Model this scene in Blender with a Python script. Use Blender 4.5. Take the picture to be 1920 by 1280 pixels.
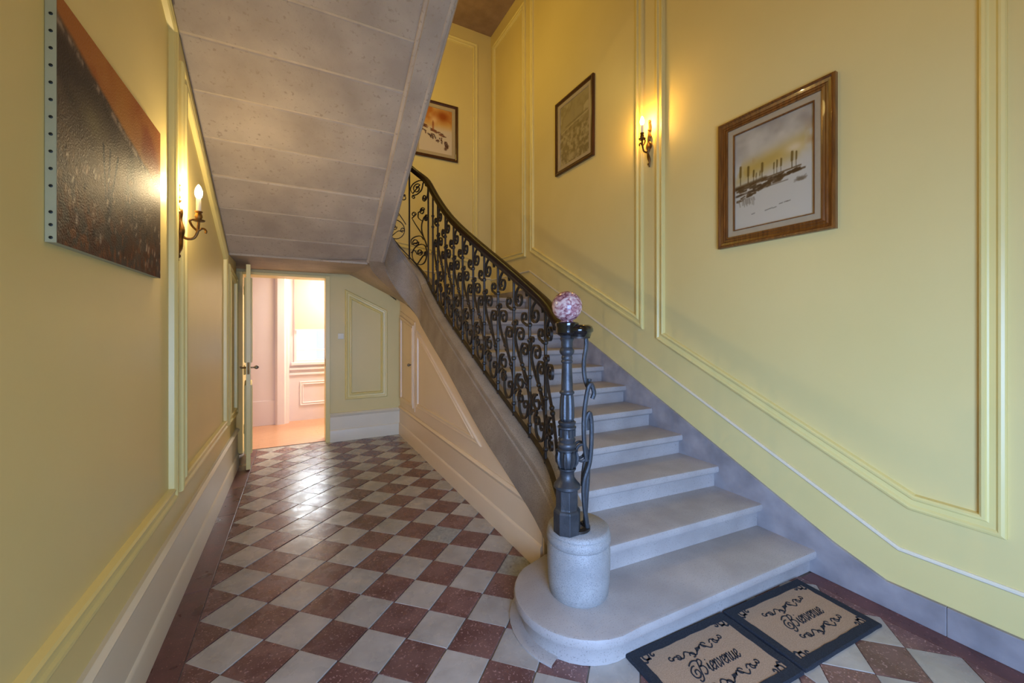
import bpy, bmesh, math, random
import numpy as np
from mathutils import Vector, Matrix
random.seed(7)
PI = math.pi
for o in list(bpy.data.objects):
    bpy.data.objects.remove(o)
SC = bpy.context.scene
COL = SC.collection

# ------------------------------------------------------------------ camera, world, lights, exposure
YAW = math.atan(398 / 750)
cam_d = bpy.data.cameras.new('camera')
cam_d.sensor_fit = 'HORIZONTAL'; cam_d.sensor_width = 36.0
cam_d.lens = 36.0 * 750 / 1920
cam_d.shift_y = -28 / 1920
cam_d.clip_start = 0.02
cam = bpy.data.objects.new('camera', cam_d); COL.objects.link(cam)
cam.location = (0, 0, 1.45)
cam.rotation_euler = (PI / 2, 0, -YAW)
SC.camera = cam

SC.view_settings.view_transform = 'Standard'
SC.view_settings.look = 'None'
SC.view_settings.exposure = 0.25
SC.view_settings.gamma = 1.0
SC.view_settings.use_curve_mapping = False

W = bpy.data.worlds.new('sky'); SC.world = W; W.use_nodes = True
W.node_tree.nodes['Background'].inputs[0].default_value = (0.78, 0.87, 1.0, 1)
W.node_tree.nodes['Background'].inputs[1].default_value = 1.0


def area(name, loc, aim, sx, sy, power, col, spread=PI):
    l = bpy.data.lights.new(name, 'AREA'); l.shape = 'RECTANGLE'
    l.size = sx; l.size_y = sy; l.energy = power; l.color = col; l.spread = spread
    o = bpy.data.objects.new(name, l); COL.objects.link(o)
    o.location = loc
    o.rotation_euler = (Vector(aim) - Vector(loc)).to_track_quat('-Z', 'Y').to_euler()
    return o


def point(name, loc, power, col, r=0.02):
    l = bpy.data.lights.new(name, 'POINT'); l.energy = power; l.color = col; l.shadow_soft_size = r
    o = bpy.data.objects.new(name, l); COL.objects.link(o); o.location = loc
    return o


# daylight through the glazed entrance behind the camera
area('entrance_daylight', (.30, -.98, 1.0), (1.55, .9, .50), 1.3, 1.5, 87, (0.30, 0.51, 1.0), math.radians(135))
# tungsten points above the view: an added hall fill, then the upper landing lamp
point('hall_warm_fill', (1.15, .15, 3.5), 10, (1.0, 0.70, 0.22), .12)
point('upper_landing_lamp', (1.0, 4.2, 4.75), 36, (1.0, 0.72, 0.16), .12)
# daylight outside the window of the rear passage
area('passage_window_daylight', (0.5, 8.3, 2.5), (0.25, 6.0, 0.7), 1.6, 1.6, 290, (0.86, 0.94, 1.0))
# unseen area light under the passage ceiling, brightens the passage and spills out
area('passage_ceiling_fill', (0.7, 6.4, 2.42), (0.7, 6.4, 0), 0.5, 0.4, 50, (1.0, 0.95, 0.92))


# ------------------------------------------------------------------ materials
def s2l(c):
    return tuple(((x / 255) / 12.92 if x / 255 <= 0.04045 else ((x / 255 + 0.055) / 1.055) ** 2.4) for x in c)


def newmat(name):
    m = bpy.data.materials.new(name); m.use_nodes = True
    nt = m.node_tree
    b = nt.nodes['Principled BSDF']
    return m, nt, b


def N(nt, t, **kw):
    n = nt.nodes.new(t)
    for k, v in kw.items():
        if k.startswith('i_'):
            n.inputs[k[2:].replace('_', ' ')].default_value = v
        else:
            setattr(n, k, v)
    return n


def mottled(name, c1, c2, scale=6.0, detail=6.0, rough=0.5, bump=0.15, bscale=None, speck=None, speck_scale=120, speck_amt=0.66,
            rand=0.0, coat=0.0, metallic=0.0, rough_var=0.0, dist=0.01, spec=0.5):
    m, nt, b = newmat(name)
    tc = N(nt, 'ShaderNodeTexCoord')
    src = tc.outputs['Object']
    if rand:
        oi = N(nt, 'ShaderNodeObjectInfo')
        mul = N(nt, 'ShaderNodeVectorMath', operation='SCALE'); mul.inputs[0].default_value = (37, 17, 23)
        nt.links.new(oi.outputs['Random'], mul.inputs['Scale'])
        add = N(nt, 'ShaderNodeVectorMath', operation='ADD')
        nt.links.new(src, add.inputs[0]); nt.links.new(mul.outputs[0], add.inputs[1])
        src = add.outputs[0]
    n1 = N(nt, 'ShaderNodeTexNoise'); n1.inputs['Scale'].default_value = scale; n1.inputs['Detail'].default_value = detail
    nt.links.new(src, n1.inputs['Vector'])
    r = N(nt, 'ShaderNodeValToRGB')
    r.color_ramp.elements[0].position = 0.32; r.color_ramp.elements[1].position = 0.68
    r.color_ramp.elements[0].color = (*s2l(c1), 1); r.color_ramp.elements[1].color = (*s2l(c2), 1)
    nt.links.new(n1.outputs['Fac'], r.inputs['Fac'])
    out = r.outputs['Color']
    if speck:
        n2 = N(nt, 'ShaderNodeTexNoise'); n2.inputs['Scale'].default_value = speck_scale; n2.inputs['Detail'].default_value = 2
        nt.links.new(src, n2.inputs['Vector'])
        r2 = N(nt, 'ShaderNodeValToRGB')
        r2.color_ramp.elements[0].position = speck_amt - 0.04; r2.color_ramp.elements[1].position = speck_amt + 0.04
        nt.links.new(n2.outputs['Fac'], r2.inputs['Fac'])
        mx = N(nt, 'ShaderNodeMix', data_type='RGBA')
        nt.links.new(r2.outputs['Color'], mx.inputs['Factor'])
        nt.links.new(out, mx.inputs['A']); mx.inputs['B'].default_value = (*s2l(speck), 1)
        out = mx.outputs['Result']
    if rand:
        hs = N(nt, 'ShaderNodeHueSaturation')
        mr = N(nt, 'ShaderNodeMapRange'); mr.inputs['To Min'].default_value = 1 - rand; mr.inputs['To Max'].default_value = 1 + rand
        nt.links.new(oi.outputs['Random'], mr.inputs['Value'])
        nt.links.new(mr.outputs['Result'], hs.inputs['Value'])
        nt.links.new(out, hs.inputs['Color']); out = hs.outputs['Color']
    nt.links.new(out, b.inputs['Base Color'])
    b.inputs['Roughness'].default_value = rough
    b.inputs['Metallic'].default_value = metallic
    b.inputs['Coat Weight'].default_value = coat
    b.inputs['Specular IOR Level'].default_value = spec
    if rough_var:
        n4 = N(nt, 'ShaderNodeTexNoise'); n4.inputs['Scale'].default_value = 9; n4.inputs['Detail'].default_value = 5
        nt.links.new(src, n4.inputs['Vector'])
        mr2 = N(nt, 'ShaderNodeMapRange'); mr2.inputs['From Min'].default_value = 0.3; mr2.inputs['From Max'].default_value = 0.7
        mr2.inputs['To Min'].default_value = rough - rough_var; mr2.inputs['To Max'].default_value = rough + rough_var
        nt.links.new(n4.outputs['Fac'], mr2.inputs['Value']); nt.links.new(mr2.outputs['Result'], b.inputs['Roughness'])
    if bump:
        n3 = N(nt, 'ShaderNodeTexNoise'); n3.inputs['Scale'].default_value = bscale or scale * 8; n3.inputs['Detail'].default_value = 5
        nt.links.new(src, n3.inputs['Vector'])
        bp = N(nt, 'ShaderNodeBump'); bp.inputs['Strength'].default_value = bump; bp.inputs['Distance'].default_value = dist
        nt.links.new(n3.outputs['Fac'], bp.inputs['Height']); nt.links.new(bp.outputs['Normal'], b.inputs['Normal'])
    return m


def plain(name, c, rough=0.5, metallic=0.0, coat=0.0):
    m, nt, b = newmat(name)
    tc = N(nt, 'ShaderNodeTexCoord')
    n1 = N(nt, 'ShaderNodeTexNoise'); n1.inputs['Scale'].default_value = 30
    nt.links.new(tc.outputs['Object'], n1.inputs['Vector'])
    hs = N(nt, 'ShaderNodeHueSaturation'); hs.inputs['Color'].default_value = (*s2l(c), 1)
    mr = N(nt, 'ShaderNodeMapRange'); mr.inputs['To Min'].default_value = 0.93; mr.inputs['To Max'].default_value = 1.07
    nt.links.new(n1.outputs['Fac'], mr.inputs['Value']); nt.links.new(mr.outputs['Result'], hs.inputs['Value'])
    nt.links.new(hs.outputs['Color'], b.inputs['Base Color'])
    b.inputs['Roughness'].default_value = rough; b.inputs['Metallic'].default_value = metallic; b.inputs['Coat Weight'].default_value = coat
    return m


def emit(name, c, strength):
    m, nt, b = newmat(name)
    b.inputs['Base Color'].default_value = (*s2l(c), 1)
    b.inputs['Emission Color'].default_value = (*s2l(c), 1); b.inputs['Emission Strength'].default_value = strength
    return m


def vcol(name, rough=0.5, coat=0.0, bump=0.0, bscale=200):
    m, nt, b = newmat(name)
    a = N(nt, 'ShaderNodeVertexColor', layer_name='paint')
    nt.links.new(a.outputs['Color'], b.inputs['Base Color'])
    b.inputs['Roughness'].default_value = rough; b.inputs['Coat Weight'].default_value = coat
    if bump:
        tc = N(nt, 'ShaderNodeTexCoord')
        n3 = N(nt, 'ShaderNodeTexNoise'); n3.inputs['Scale'].default_value = bscale; n3.inputs['Detail'].default_value = 4
        nt.links.new(tc.outputs['Object'], n3.inputs['Vector'])
        bp = N(nt, 'ShaderNodeBump'); bp.inputs['Strength'].default_value = bump; bp.inputs['Distance'].default_value = 0.01
        nt.links.new(n3.outputs['Fac'], bp.inputs['Height']); nt.links.new(bp.outputs['Normal'], b.inputs['Normal'])
    return m


def glass(name):
    m, nt, b = newmat(name)
    out = nt.nodes['Material Output']
    tr = N(nt, 'ShaderNodeBsdfTransparent'); gl = N(nt, 'ShaderNodeBsdfGlossy'); gl.inputs['Roughness'].default_value = 0.03
    lw = N(nt, 'ShaderNodeLayerWeight'); lw.inputs['Blend'].default_value = 0.5
    pw = N(nt, 'ShaderNodeMath', operation='POWER'); pw.inputs[1].default_value = 5
    fr = N(nt, 'ShaderNodeMath', operation='MULTIPLY_ADD'); fr.inputs[1].default_value = 0.94; fr.inputs[2].default_value = 0.045
    nt.links.new(lw.outputs['Facing'], pw.inputs[0]); nt.links.new(pw.outputs[0], fr.inputs[0])
    mx = N(nt, 'ShaderNodeMixShader')
    nt.links.new(fr.outputs[0], mx.inputs[0]); nt.links.new(tr.outputs[0], mx.inputs[1]); nt.links.new(gl.outputs[0], mx.inputs[2])
    nt.links.new(mx.outputs[0], out.inputs['Surface'])
    return m


def cloth_blind(name, c):
    m, nt, b = newmat(name)
    out = nt.nodes['Material Output']
    d = N(nt, 'ShaderNodeBsdfDiffuse'); t = N(nt, 'ShaderNodeBsdfTranslucent')
    wv = N(nt, 'ShaderNodeTexWave'); wv.inputs['Scale'].default_value = 40; wv.bands_direction = 'Z'
    tc = N(nt, 'ShaderNodeTexCoord'); nt.links.new(tc.outputs['Object'], wv.inputs['Vector'])
    hs = N(nt, 'ShaderNodeHueSaturation'); hs.inputs['Color'].default_value = (*s2l(c), 1)
    mr = N(nt, 'ShaderNodeMapRange'); mr.inputs['To Min'].default_value = 0.95; mr.inputs['To Max'].default_value = 1.03
    nt.links.new(wv.outputs['Fac'], mr.inputs['Value']); nt.links.new(mr.outputs['Result'], hs.inputs['Value'])
    for n in (d, t):
        nt.links.new(hs.outputs['Color'], n.inputs['Color'])
    mx = N(nt, 'ShaderNodeMixShader'); mx.inputs[0].default_value = 0.22
    nt.links.new(d.outputs[0], mx.inputs[1]); nt.links.new(t.outputs[0], mx.inputs[2]); nt.links.new(mx.outputs[0], out.inputs['Surface'])
    return m


def wood(name, c1, c2, rough=0.35, axis='X', scale=14, coat=0.2):
    m, nt, b = newmat(name)
    tc = N(nt, 'ShaderNodeTexCoord')
    mp = N(nt, 'ShaderNodeMapping')
    mp.inputs['Scale'].default_value = {'X': (0.6, 6, 6), 'Y': (6, 0.6, 6), 'Z': (6, 6, 0.6)}[axis]
    nt.links.new(tc.outputs['Object'], mp.inputs['Vector'])
    n1 = N(nt, 'ShaderNodeTexNoise'); n1.inputs['Scale'].default_value = scale; n1.inputs['Detail'].default_value = 6
    nt.links.new(mp.outputs[0], n1.inputs['Vector'])
    r = N(nt, 'ShaderNodeValToRGB'); r.color_ramp.elements[0].position = 0.3; r.color_ramp.elements[1].position = 0.7
    r.color_ramp.elements[0].color = (*s2l(c1), 1); r.color_ramp.elements[1].color = (*s2l(c2), 1)
    nt.links.new(n1.outputs['Fac'], r.inputs['Fac']); nt.links.new(r.outputs['Color'], b.inputs['Base Color'])
    b.inputs['Roughness'].default_value = rough; b.inputs['Coat Weight'].default_value = coat
    return m


M = {}
M['wall'] = mottled('wall_paint', (221, 201, 130), (226, 206, 136), 1.3, 4, 0.42, 0.05, 60, dist=0.004)
M['trim'] = mottled('trim_paint', (228, 209, 132), (232, 214, 138), 2.0, 4, 0.36, 0.04, 50, dist=0.004)
M['cream'] = mottled('cream_trim_paint', (228, 216, 184), (233, 222, 192), 2.0, 4, 0.36, 0.04, 50, dist=0.004)
M['spandrel'] = mottled('spandrel_paint', (236, 209, 170), (240, 214, 176), 2.0, 4, 0.4, 0.04, 50, dist=0.004)
M['tile_light'] = mottled('pale_stone_tile', (160, 150, 138), (184, 174, 161), 7, 6, 0.27, 0.25, 12, rand=0.09, rough_var=0.09, dist=0.008)
M['tile_grey'] = mottled('grey_speckled_tile', (132, 132, 126), (168, 166, 158), 60, 4, 0.3, 0.12, 24, rand=0.06, rough_var=0.07, dist=0.006)
M['tile_red'] = mottled('red_stone_tile', (102, 68, 61), (126, 90, 82), 9, 7, 0.27, 0.28, 12, speck=(172, 132, 122), speck_scale=100, speck_amt=0.645, rand=0.10, rough_var=0.08, dist=0.008)
M['border'] = mottled('red_border_stone', (88, 54, 50), (110, 70, 65), 9, 7, 0.32, 0.14, 22, speck=(160, 110, 104), speck_scale=110, speck_amt=0.69, rand=0.06, rough_var=0.08, dist=0.006)
M['grout'] = mottled('grout', (120, 108, 98), (142, 130, 118), 30, 4, 0.7, 0.2)
M['step'] = mottled('step_limestone', (156, 147, 139), (180, 171, 162), 3.2, 8, 0.5, 0.12, 50, speck=(146, 138, 130), speck_scale=160, speck_amt=0.64, dist=0.004)
M['string'] = mottled('string_stone', (142, 126, 107), (166, 150, 128), 5, 8, 0.6, 0.2, 90, speck=(128, 114, 96), speck_scale=190, speck_amt=0.58, dist=0.004)
M['drum'] = mottled('granite_drum', (142, 139, 133), (166, 162, 155), 8, 8, 0.6, 0.2, 120, speck=(128, 125, 121), speck_scale=260, speck_amt=0.58, dist=0.004)
M['skirt'] = mottled('bluish_skirting_stone', (132, 126, 124), (162, 154, 150), 7, 12, 0.45, 0.1, 50, dist=0.004)
M['soffit'] = mottled('soffit_limestone', (162, 148, 131), (186, 172, 152), 3.2, 10, 0.75, 0.35, 70, speck=(158, 143, 124), speck_scale=45, speck_amt=0.66, rand=0.04, dist=0.006)
M['joint'] = mottled('joint_mortar', (182, 166, 140), (198, 182, 156), 20, 4, 0.8, 0.2)
M['ceil'] = mottled('landing_ceiling_stone', (138, 112, 86), (160, 132, 104), 6, 8, 0.8, 0.3, 80)
M['iron'] = mottled('wrought_iron', (50, 44, 38), (66, 58, 50), 14, 4, 0.45, 0.1, metallic=0.55)
M['iron_grey'] = mottled('cast_iron_grey', (58, 60, 62), (78, 79, 80), 16, 4, 0.42, 0.12, metallic=0.5)
M['rail'] = wood('dark_handrail_wood', (22, 13, 12), (36, 20, 18), 0.36, 'Y', 10, 0.0)
M['rail'].node_tree.nodes['Principled BSDF'].inputs['Specular IOR Level'].default_value = 0.18
M['black'] = plain('black_lacquer', (12, 12, 12), 0.15, 0, 0.6)
M['brass'] = mottled('aged_brass', (92, 64, 30), (128, 92, 44), 30, 3, 0.42, 0.1, metallic=0.8)
M['candle'] = plain('cream_candle', (236, 226, 196), 0.5)
M['bulb_warm'] = emit('lit_bulb_warm', (255, 196, 96), 420)
M['bulb_cool'] = emit('lit_bulb_white', (255, 226, 172), 850)
M['pink'] = mottled('pink_passage_paint', (218, 200, 194), (223, 206, 200), 1.5, 4, 0.5, 0.03, 40)
M['pink_trim'] = mottled('pink_white_trim', (228, 212, 206), (233, 218, 212), 1.5, 4, 0.45, 0.03, 40)
M['parquet'] = wood('orange_parquet', (190, 136, 96), (212, 158, 116), 0.3, 'X', 8, 0.25)
M['glass'] = glass('window_glass')
M['blind'] = cloth_blind('cream_blind_cloth', (226, 206, 176))
M['gold_wood'] = wood('gilt_brown_wood', (88, 48, 16), (134, 82, 30), 0.32, 'Z', 12, 0.4)
M['gold'] = mottled('gilt_line', (168, 128, 62), (196, 156, 84), 30, 3, 0.35, 0.05, metallic=0.6)
M['dark_wood'] = wood('dark_red_brown_wood', (54, 26, 14), (80, 42, 22), 0.32, 'Z', 12, 0.4)
M['mount'] = plain('cream_mount_board', (174, 156, 122), 0.7)
M['art'] = vcol('painted_paper', 0.35, 0.2)
M['oil'] = vcol('oil_paint', 0.6, 0.0, 0.35, 160)
M['oil'].node_tree.nodes['Principled BSDF'].inputs['Specular IOR Level'].default_value = 0.10
M['canvas_side'] = plain('bare_canvas', (172, 170, 132), 0.8)
M['tack'] = plain('steel_tack', (40, 44, 40), 0.4, 0.6)
M['coir'] = mottled('tan_coir', (160, 130, 100), (190, 158, 126), 240, 3, 0.95, 0.6, 500, dist=0.006)
M['coir_black'] = mottled('black_coir', (22, 25, 31), (44, 48, 56), 220, 3, 0.9, 0.8, 500, dist=0.006)
M['plastic'] = plain('white_plastic', (232, 226, 200), 0.4)
M['steel'] = plain('steel_handle', (150, 146, 140), 0.28, 0.9)


def marble():
    m, nt, b = newmat('pink_marble')
    tc = N(nt, 'ShaderNodeTexCoord')
    n0 = N(nt, 'ShaderNodeTexNoise'); n0.inputs['Scale'].default_value = 22; n0.inputs['Detail'].default_value = 6; n0.inputs['Distortion'].default_value = 2.2
    nt.links.new(tc.outputs['Object'], n0.inputs['Vector'])
    r = N(nt, 'ShaderNodeValToRGB'); e = r.color_ramp.elements
    e[0].position = 0.36; e[0].color = (*s2l((104, 54, 60)), 1)
    e[1].position = 0.62; e[1].color = (*s2l((204, 178, 166)), 1)
    x = e.new(0.47); x.color = (*s2l((162, 112, 112)), 1)
    nt.links.new(n0.outputs['Fac'], r.inputs['Fac']); nt.links.new(r.outputs['Color'], b.inputs['Base Color'])
    b.inputs['Roughness'].default_value = 0.16
    return m


M['marble'] = marble()


# ------------------------------------------------------------------ mesh helpers
class MB:
    def __init__(self):
        self.v = []; self.f = []

    def add(self, vs, fs):
        b = len(self.v); self.v += [tuple(p) for p in vs]
        self.f += [tuple(b + i for i in f) for f in fs]
        return self

    def box(self, x0, x1, y0, y1, z0, z1):
        vs = [(x, y, z) for z in (z0, z1) for y in (y0, y1) for x in (x0, x1)]
        return self.add(vs, [(0, 2, 3, 1), (4, 5, 7, 6), (0, 1, 5, 4), (2, 6, 7, 3), (0, 4, 6, 2), (1, 3, 7, 5)])

    def prism(self, poly, d, fn):
        """poly 2D points extruded 0..d; fn(a,b,t)->3D"""
        n = len(poly)
        vs = [fn(a, b, 0) for a, b in poly] + [fn(a, b, d) for a, b in poly]
        fs = [tuple(range(n)), tuple(range(2 * n - 1, n - 1, -1))]
        fs += [(i, i + n, (i + 1) % n + n, (i + 1) % n) for i in range(n)]
        return self.add(vs, fs)

    def lathe(self, prof, c, seg=24, rot0=0.0, cap=True):
        rings = []
        for r, z in prof:
            rings.append([(c[0] + r * math.cos(rot0 + 2 * PI * k / seg), c[1] + r * math.sin(rot0 + 2 * PI * k / seg), c[2] + z) for k in range(seg)])
        return self.rings(rings, True, cap)

    def rings(self, rings, closed=True, cap=True, loop=False):
        n = len(rings[0]); vs = [p for r in rings for p in r]; fs = []
        m = len(rings)
        for i in range(m if loop else m - 1):
            j = (i + 1) % m
            for k in range(n if closed else n - 1):
                k2 = (k + 1) % n
                fs.append((i * n + k, i * n + k2, j * n + k2, j * n + k))
        if cap and not loop and closed:
            fs.append(tuple(range(n - 1, -1, -1))); fs.append(tuple((m - 1) * n + k for k in range(n)))
        return self.add(vs, fs)

    def tube(self, pts, r, seg=8, taper=None):
        pts = [Vector(p) for p in pts]; rings = []
        a = None
        for i, p in enumerate(pts):
            t = (pts[min(i + 1, len(pts) - 1)] - pts[max(i - 1, 0)]).normalized()
            if a is None:
                a = t.cross(Vector((0, 0, 1)))
                if a.length < 1e-3: a = t.cross(Vector((1, 0, 0)))
            else:
                a = a - t * a.dot(t)
            a.normalize(); b = t.cross(a)
            rr = r if taper is None else r * taper(i / (len(pts) - 1))
            rings.append([tuple(p + a * rr * math.cos(2 * PI * k / seg) + b * rr * math.sin(2 * PI * k / seg)) for k in range(seg)])
        return self.rings(rings)

    def sphere(self, c, r, seg=24, rz=1.0):
        n = seg // 2
        return self.lathe([(max(r * math.sin(PI * k / n), 1e-5), -r * rz * math.cos(PI * k / n)) for k in range(n + 1)], c, seg, cap=False)

    def build(self, name, mat, parent=None, smooth=False, bevel=0.0, origin=None, auto=35):
        me = bpy.data.meshes.new(name)
        o3 = Vector(origin) if origin is not None else Vector((0, 0, 0))
        me.from_pydata([tuple(Vector(p) - o3) for p in self.v], [], self.f)
        bm = bmesh.new(); bm.from_mesh(me)
        bmesh.ops.recalc_face_normals(bm, faces=bm.faces)
        if bevel:
            es = [e for e in bm.edges if len(e.link_faces) == 2 and e.calc_face_angle(0) > 0.6]
            bmesh.ops.bevel(bm, geom=es, offset=bevel, segments=2, affect='EDGES', profile=0.5)
        bm.to_mesh(me); bm.free()
        if smooth:
            for p in me.polygons: p.use_smooth = True
            bm = bmesh.new(); bm.from_mesh(me)
            for e in bm.edges:
                if len(e.link_faces) == 2 and e.calc_face_angle(0) > math.radians(auto): e.smooth = False
            bm.to_mesh(me); bm.free()
        me.materials.append(M[mat] if isinstance(mat, str) else mat)
        o = bpy.data.objects.new(name, me); COL.objects.link(o); o.location = o3
        if parent is not None: setpar(o, parent)
        return o


def setpar(o, p):
    o.parent = p
    o.location = Vector(o.location) - wloc(p)


def wloc(p):
    v = Vector(p.location)
    while p.parent is not None:
        p = p.parent; v += Vector(p.location)
    return v


def thing(name, label, cat, loc, group=None):
    o = bpy.data.objects.new(name, None); COL.objects.link(o); o.location = loc
    o.empty_display_size = 0.1
    return tag(o, label, cat, group)


def tag(o, label, cat, group=None):
    o['label'] = label; o['category'] = cat
    if group: o['group'] = group
    return o


def struct(o, label=None):
    o['kind'] = 'structure'
    if label: o['label'] = label
    return o


def sweep2d(mb, path, prof, fn, closed):
    """mitred sweep of a moulding: path = 2D points, prof = (offset to the left of travel, height); fn(a,b,h)->3D"""
    n = len(path); rings = []
    P = [Vector((p[0], p[1])) for p in path]
    for i in range(n):
        if closed or 0 < i < n - 1:
            d0 = (P[i] - P[i - 1]).normalized(); d1 = (P[(i + 1) % n] - P[i]).normalized()
        elif i == 0:
            d0 = d1 = (P[1] - P[0]).normalized()
        else:
            d0 = d1 = (P[i] - P[i - 1]).normalized()
        n0 = Vector((-d0.y, d0.x)); n1 = Vector((-d1.y, d1.x))
        m = (n0 + n1); m.normalize()
        k = 1 / max(m.dot(n0), 0.25)
        rings.append([fn(P[i].x + m.x * w * k, P[i].y + m.y * w * k, h) for w, h in prof])
    mb.rings(rings, True, True, loop=closed)
    return mb


FRAME = [(0, 0), (0, .014), (.004, .022), (.014, .026), (.022, .024), (.030, .016), (.050, .013), (.056, .016), (.060, .026), (.070, .028), (.078, .022), (.082, 0)]
BEAD = [(0, 0), (.0, .008), (.006, .014), (.014, .014), (.02, .008), (.02, 0)]


def wall_right_fn(a, b, h): return (2.69 - h, a, b)
def wall_left_fn(a, b, h): return (-.58 + h, a, b)
def wall_far_fn(a, b, h): return (a, 5.5 - h, b)
def wall_back_fn(a, b, h): return (a, 5.79 - h, b)


def ccw(pts):
    s = sum(pts[i][0] * pts[(i + 1) % len(pts)][1] - pts[(i + 1) % len(pts)][0] * pts[i][1] for i in range(len(pts)))
    return pts if s > 0 else pts[::-1]


def frame_on(fn, pts, parent, mat='trim', prof=FRAME, name='panel_moulding'):
    return sweep2d(MB(), ccw(pts), prof, fn, True).build(name, mat, parent, smooth=True, auto=25)


def lerp_table(tab):
    xs = [t[0] for t in tab]; ys = [t[1] for t in tab]
    # monotone cubic (pchip-like through finite differences)
    n = len(xs); d = [(ys[i + 1] - ys[i]) / (xs[i + 1] - xs[i]) for i in range(n - 1)]
    m = [d[0]] + [(d[i - 1] + d[i]) / 2 for i in range(1, n - 1)] + [d[-1]]

    def f(x):
        if x <= xs[0]: return ys[0] + m[0] * (x - xs[0])
        if x >= xs[-1]: return ys[-1] + m[-1] * (x - xs[-1])
        i = max(k for k in range(n - 1) if xs[k] <= x)
        h = xs[i + 1] - xs[i]; t = (x - xs[i]) / h
        return ((2 * t**3 - 3 * t**2 + 1) * ys[i] + (t**3 - 2 * t**2 + t) * h * m[i] + (-2 * t**3 + 3 * t**2) * ys[i + 1] + (t**3 - t**2) * h * m[i + 1])
    return f


def catmull(pts, k=6):
    P = [np.array(p, float) for p in pts]; out = []
    Q = [2 * P[0] - P[1]] + P + [2 * P[-1] - P[-2]]
    for i in range(1, len(Q) - 2):
        a, b, c, d = Q[i - 1:i + 3]
        for j in range(k):
            t = j / k
            out.append(tuple(0.5 * (2 * b + (c - a) * t + (2 * a - 5 * b + 4 * c - d) * t * t + (3 * b - a - 3 * c + d) * t**3)))
    out.append(tuple(P[-1]))
    return out


# ------------------------------------------------------------------ stair geometry numbers
RISE, GO, Z1, Y1 = 0.1535, 0.309, 0.137, 1.232
def nose_z(y): return Z1 + RISE * (y - Y1) / GO
LAND_Y = Y1 + 11 * GO; LAND_Z = Z1 + 11 * RISE
CEIL = 6.06
def soff(y): return 4.507 - 0.529 * y
SOFF_Y, SOFF_Z = 4.52, 2.113

# ------------------------------------------------------------------ walls
# right wall
wr = struct(MB().box(2.69, 2.9, -2.2, 6.0, -0.02, CEIL + .1).build('wall_right', 'wall'))
frame_on(wall_right_fn, [(5.70, 2.41), (4.67, 2.39), (4.67, 5.85), (5.70, 5.85)], wr)
frame_on(wall_right_fn, [(4.54, 2.43), (2.58, 1.425), (2.58, 5.85), (4.54, 5.85)], wr)
frame_on(wall_right_fn, [(2.43, 1.345), (0.83, .54), (.52, .535), (.52, 5.85), (2.43, 5.85)], wr)
bead_path = [(5.79, 2.196), (4.56, 2.196), (.87, .333), (-2.2, .333)]
sweep2d(MB(), bead_path, BEAD, wall_right_fn, False).build('dado_bead', 'cream', wr, smooth=True)

# left wall (ends before the passage door, with a shallow recess for the leaf)
wl = struct(MB().box(-.9, -.58, -2.2, 4.98, -0.02, CEIL + .1).box(-.9, -.68, 4.98, 6.0, -0.02, CEIL + .1).build('wall_left', 'wall'))
def lf(y0, y1, off=.13):
    return [(y0, .555), (y1, .555), (y1, soff(y1) - off), (y0, soff(y0) - off)]
frame_on(wall_left_fn, lf(.4, 2.655, .12), wl)
frame_on(wall_left_fn, lf(2.755, 4.29, .16), wl)
frame_on(wall_left_fn, [(4.40, .555), (4.93, .555), (4.93, 1.95), (4.40, 2.02)], wl)
# left skirting: plinth, field and cap
def skirt_prof(h, low, t=.02):
    return [(0, 0), (t + .006, 0), (t + .006, low - .02), (t + .003, low - .008), (t - .004, low), (t - .006, h - .05), (t - .002, h - .045), (t + .008, h - .03), (t + .012, h - .018), (t + .004, h - .008), (t - .004, h), (0, h)]
def skirting(name, p0, p1, nrm, h, low, mat, t=.02):
    rings = []
    for p in (p0, p1):
        rings.append([(p[0] + nrm[0] * a, p[1] + nrm[1] * a, b) for a, b in skirt_prof(h, low, t)])
    return struct(MB().rings(rings).build(name, mat, smooth=True, auto=30))
skirting('baseboard_left', (-.58, -2.2), (-.58, 4.975), (1, 0), .405, .15, 'cream')

# far hall wall with the passage door opening
DX0, DX1, DH = -.575, .285, 2.05
wf = struct(MB().box(-.68, DX0, 5.5, 5.79, -0.02, 2.2).box(DX1, 2.69, 5.5, 5.79, -0.02, 1.72).box(1.15, 1.30, 5.5, 5.79, 1.72, 1.86).box(DX1, 1.15, 5.5, 5.79, 1.72, 1.80).box(DX0, DX1, 5.5, 5.79, DH, 2.2)
            .box(DX1, .62, 5.5, 5.79, 1.80, 2.2).prism([(.62, 1.8), (1.15, 1.8), (.62, 2.2)], .29, lambda a, b, t: (a, 5.5 + t, b)).build('wall_far', 'wall'))
frame_on(wall_far_fn, [(.51, .52), (1.03, .52), (1.03, 1.665), (.51, 1.925)], wf)
skirting('baseboard_far', (.335, 5.5), (1.2, 5.5), (0, -1), .36, .155, 'cream', .016)
# door lining and narrow architrave
MB().box(DX1 - .0, DX1 + .05, 5.485, 5.5, 0, DH + .03).build('door_architrave', 'trim', wf, bevel=.003)
MB().box(DX0, DX1, 5.485, 5.5, DH, DH + .03).build('door_architrave', 'trim', wf, bevel=.003)
MB().box(DX0 - .07, DX0, 5.48, 5.5, 0, DH + .03).build('door_architrave', 'trim', wf, bevel=.003)
MB().box(DX1 - .004, DX1 + .002, 5.53, 5.56, .95, 1.05).build('strike_plate', 'brass', wf)

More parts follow.
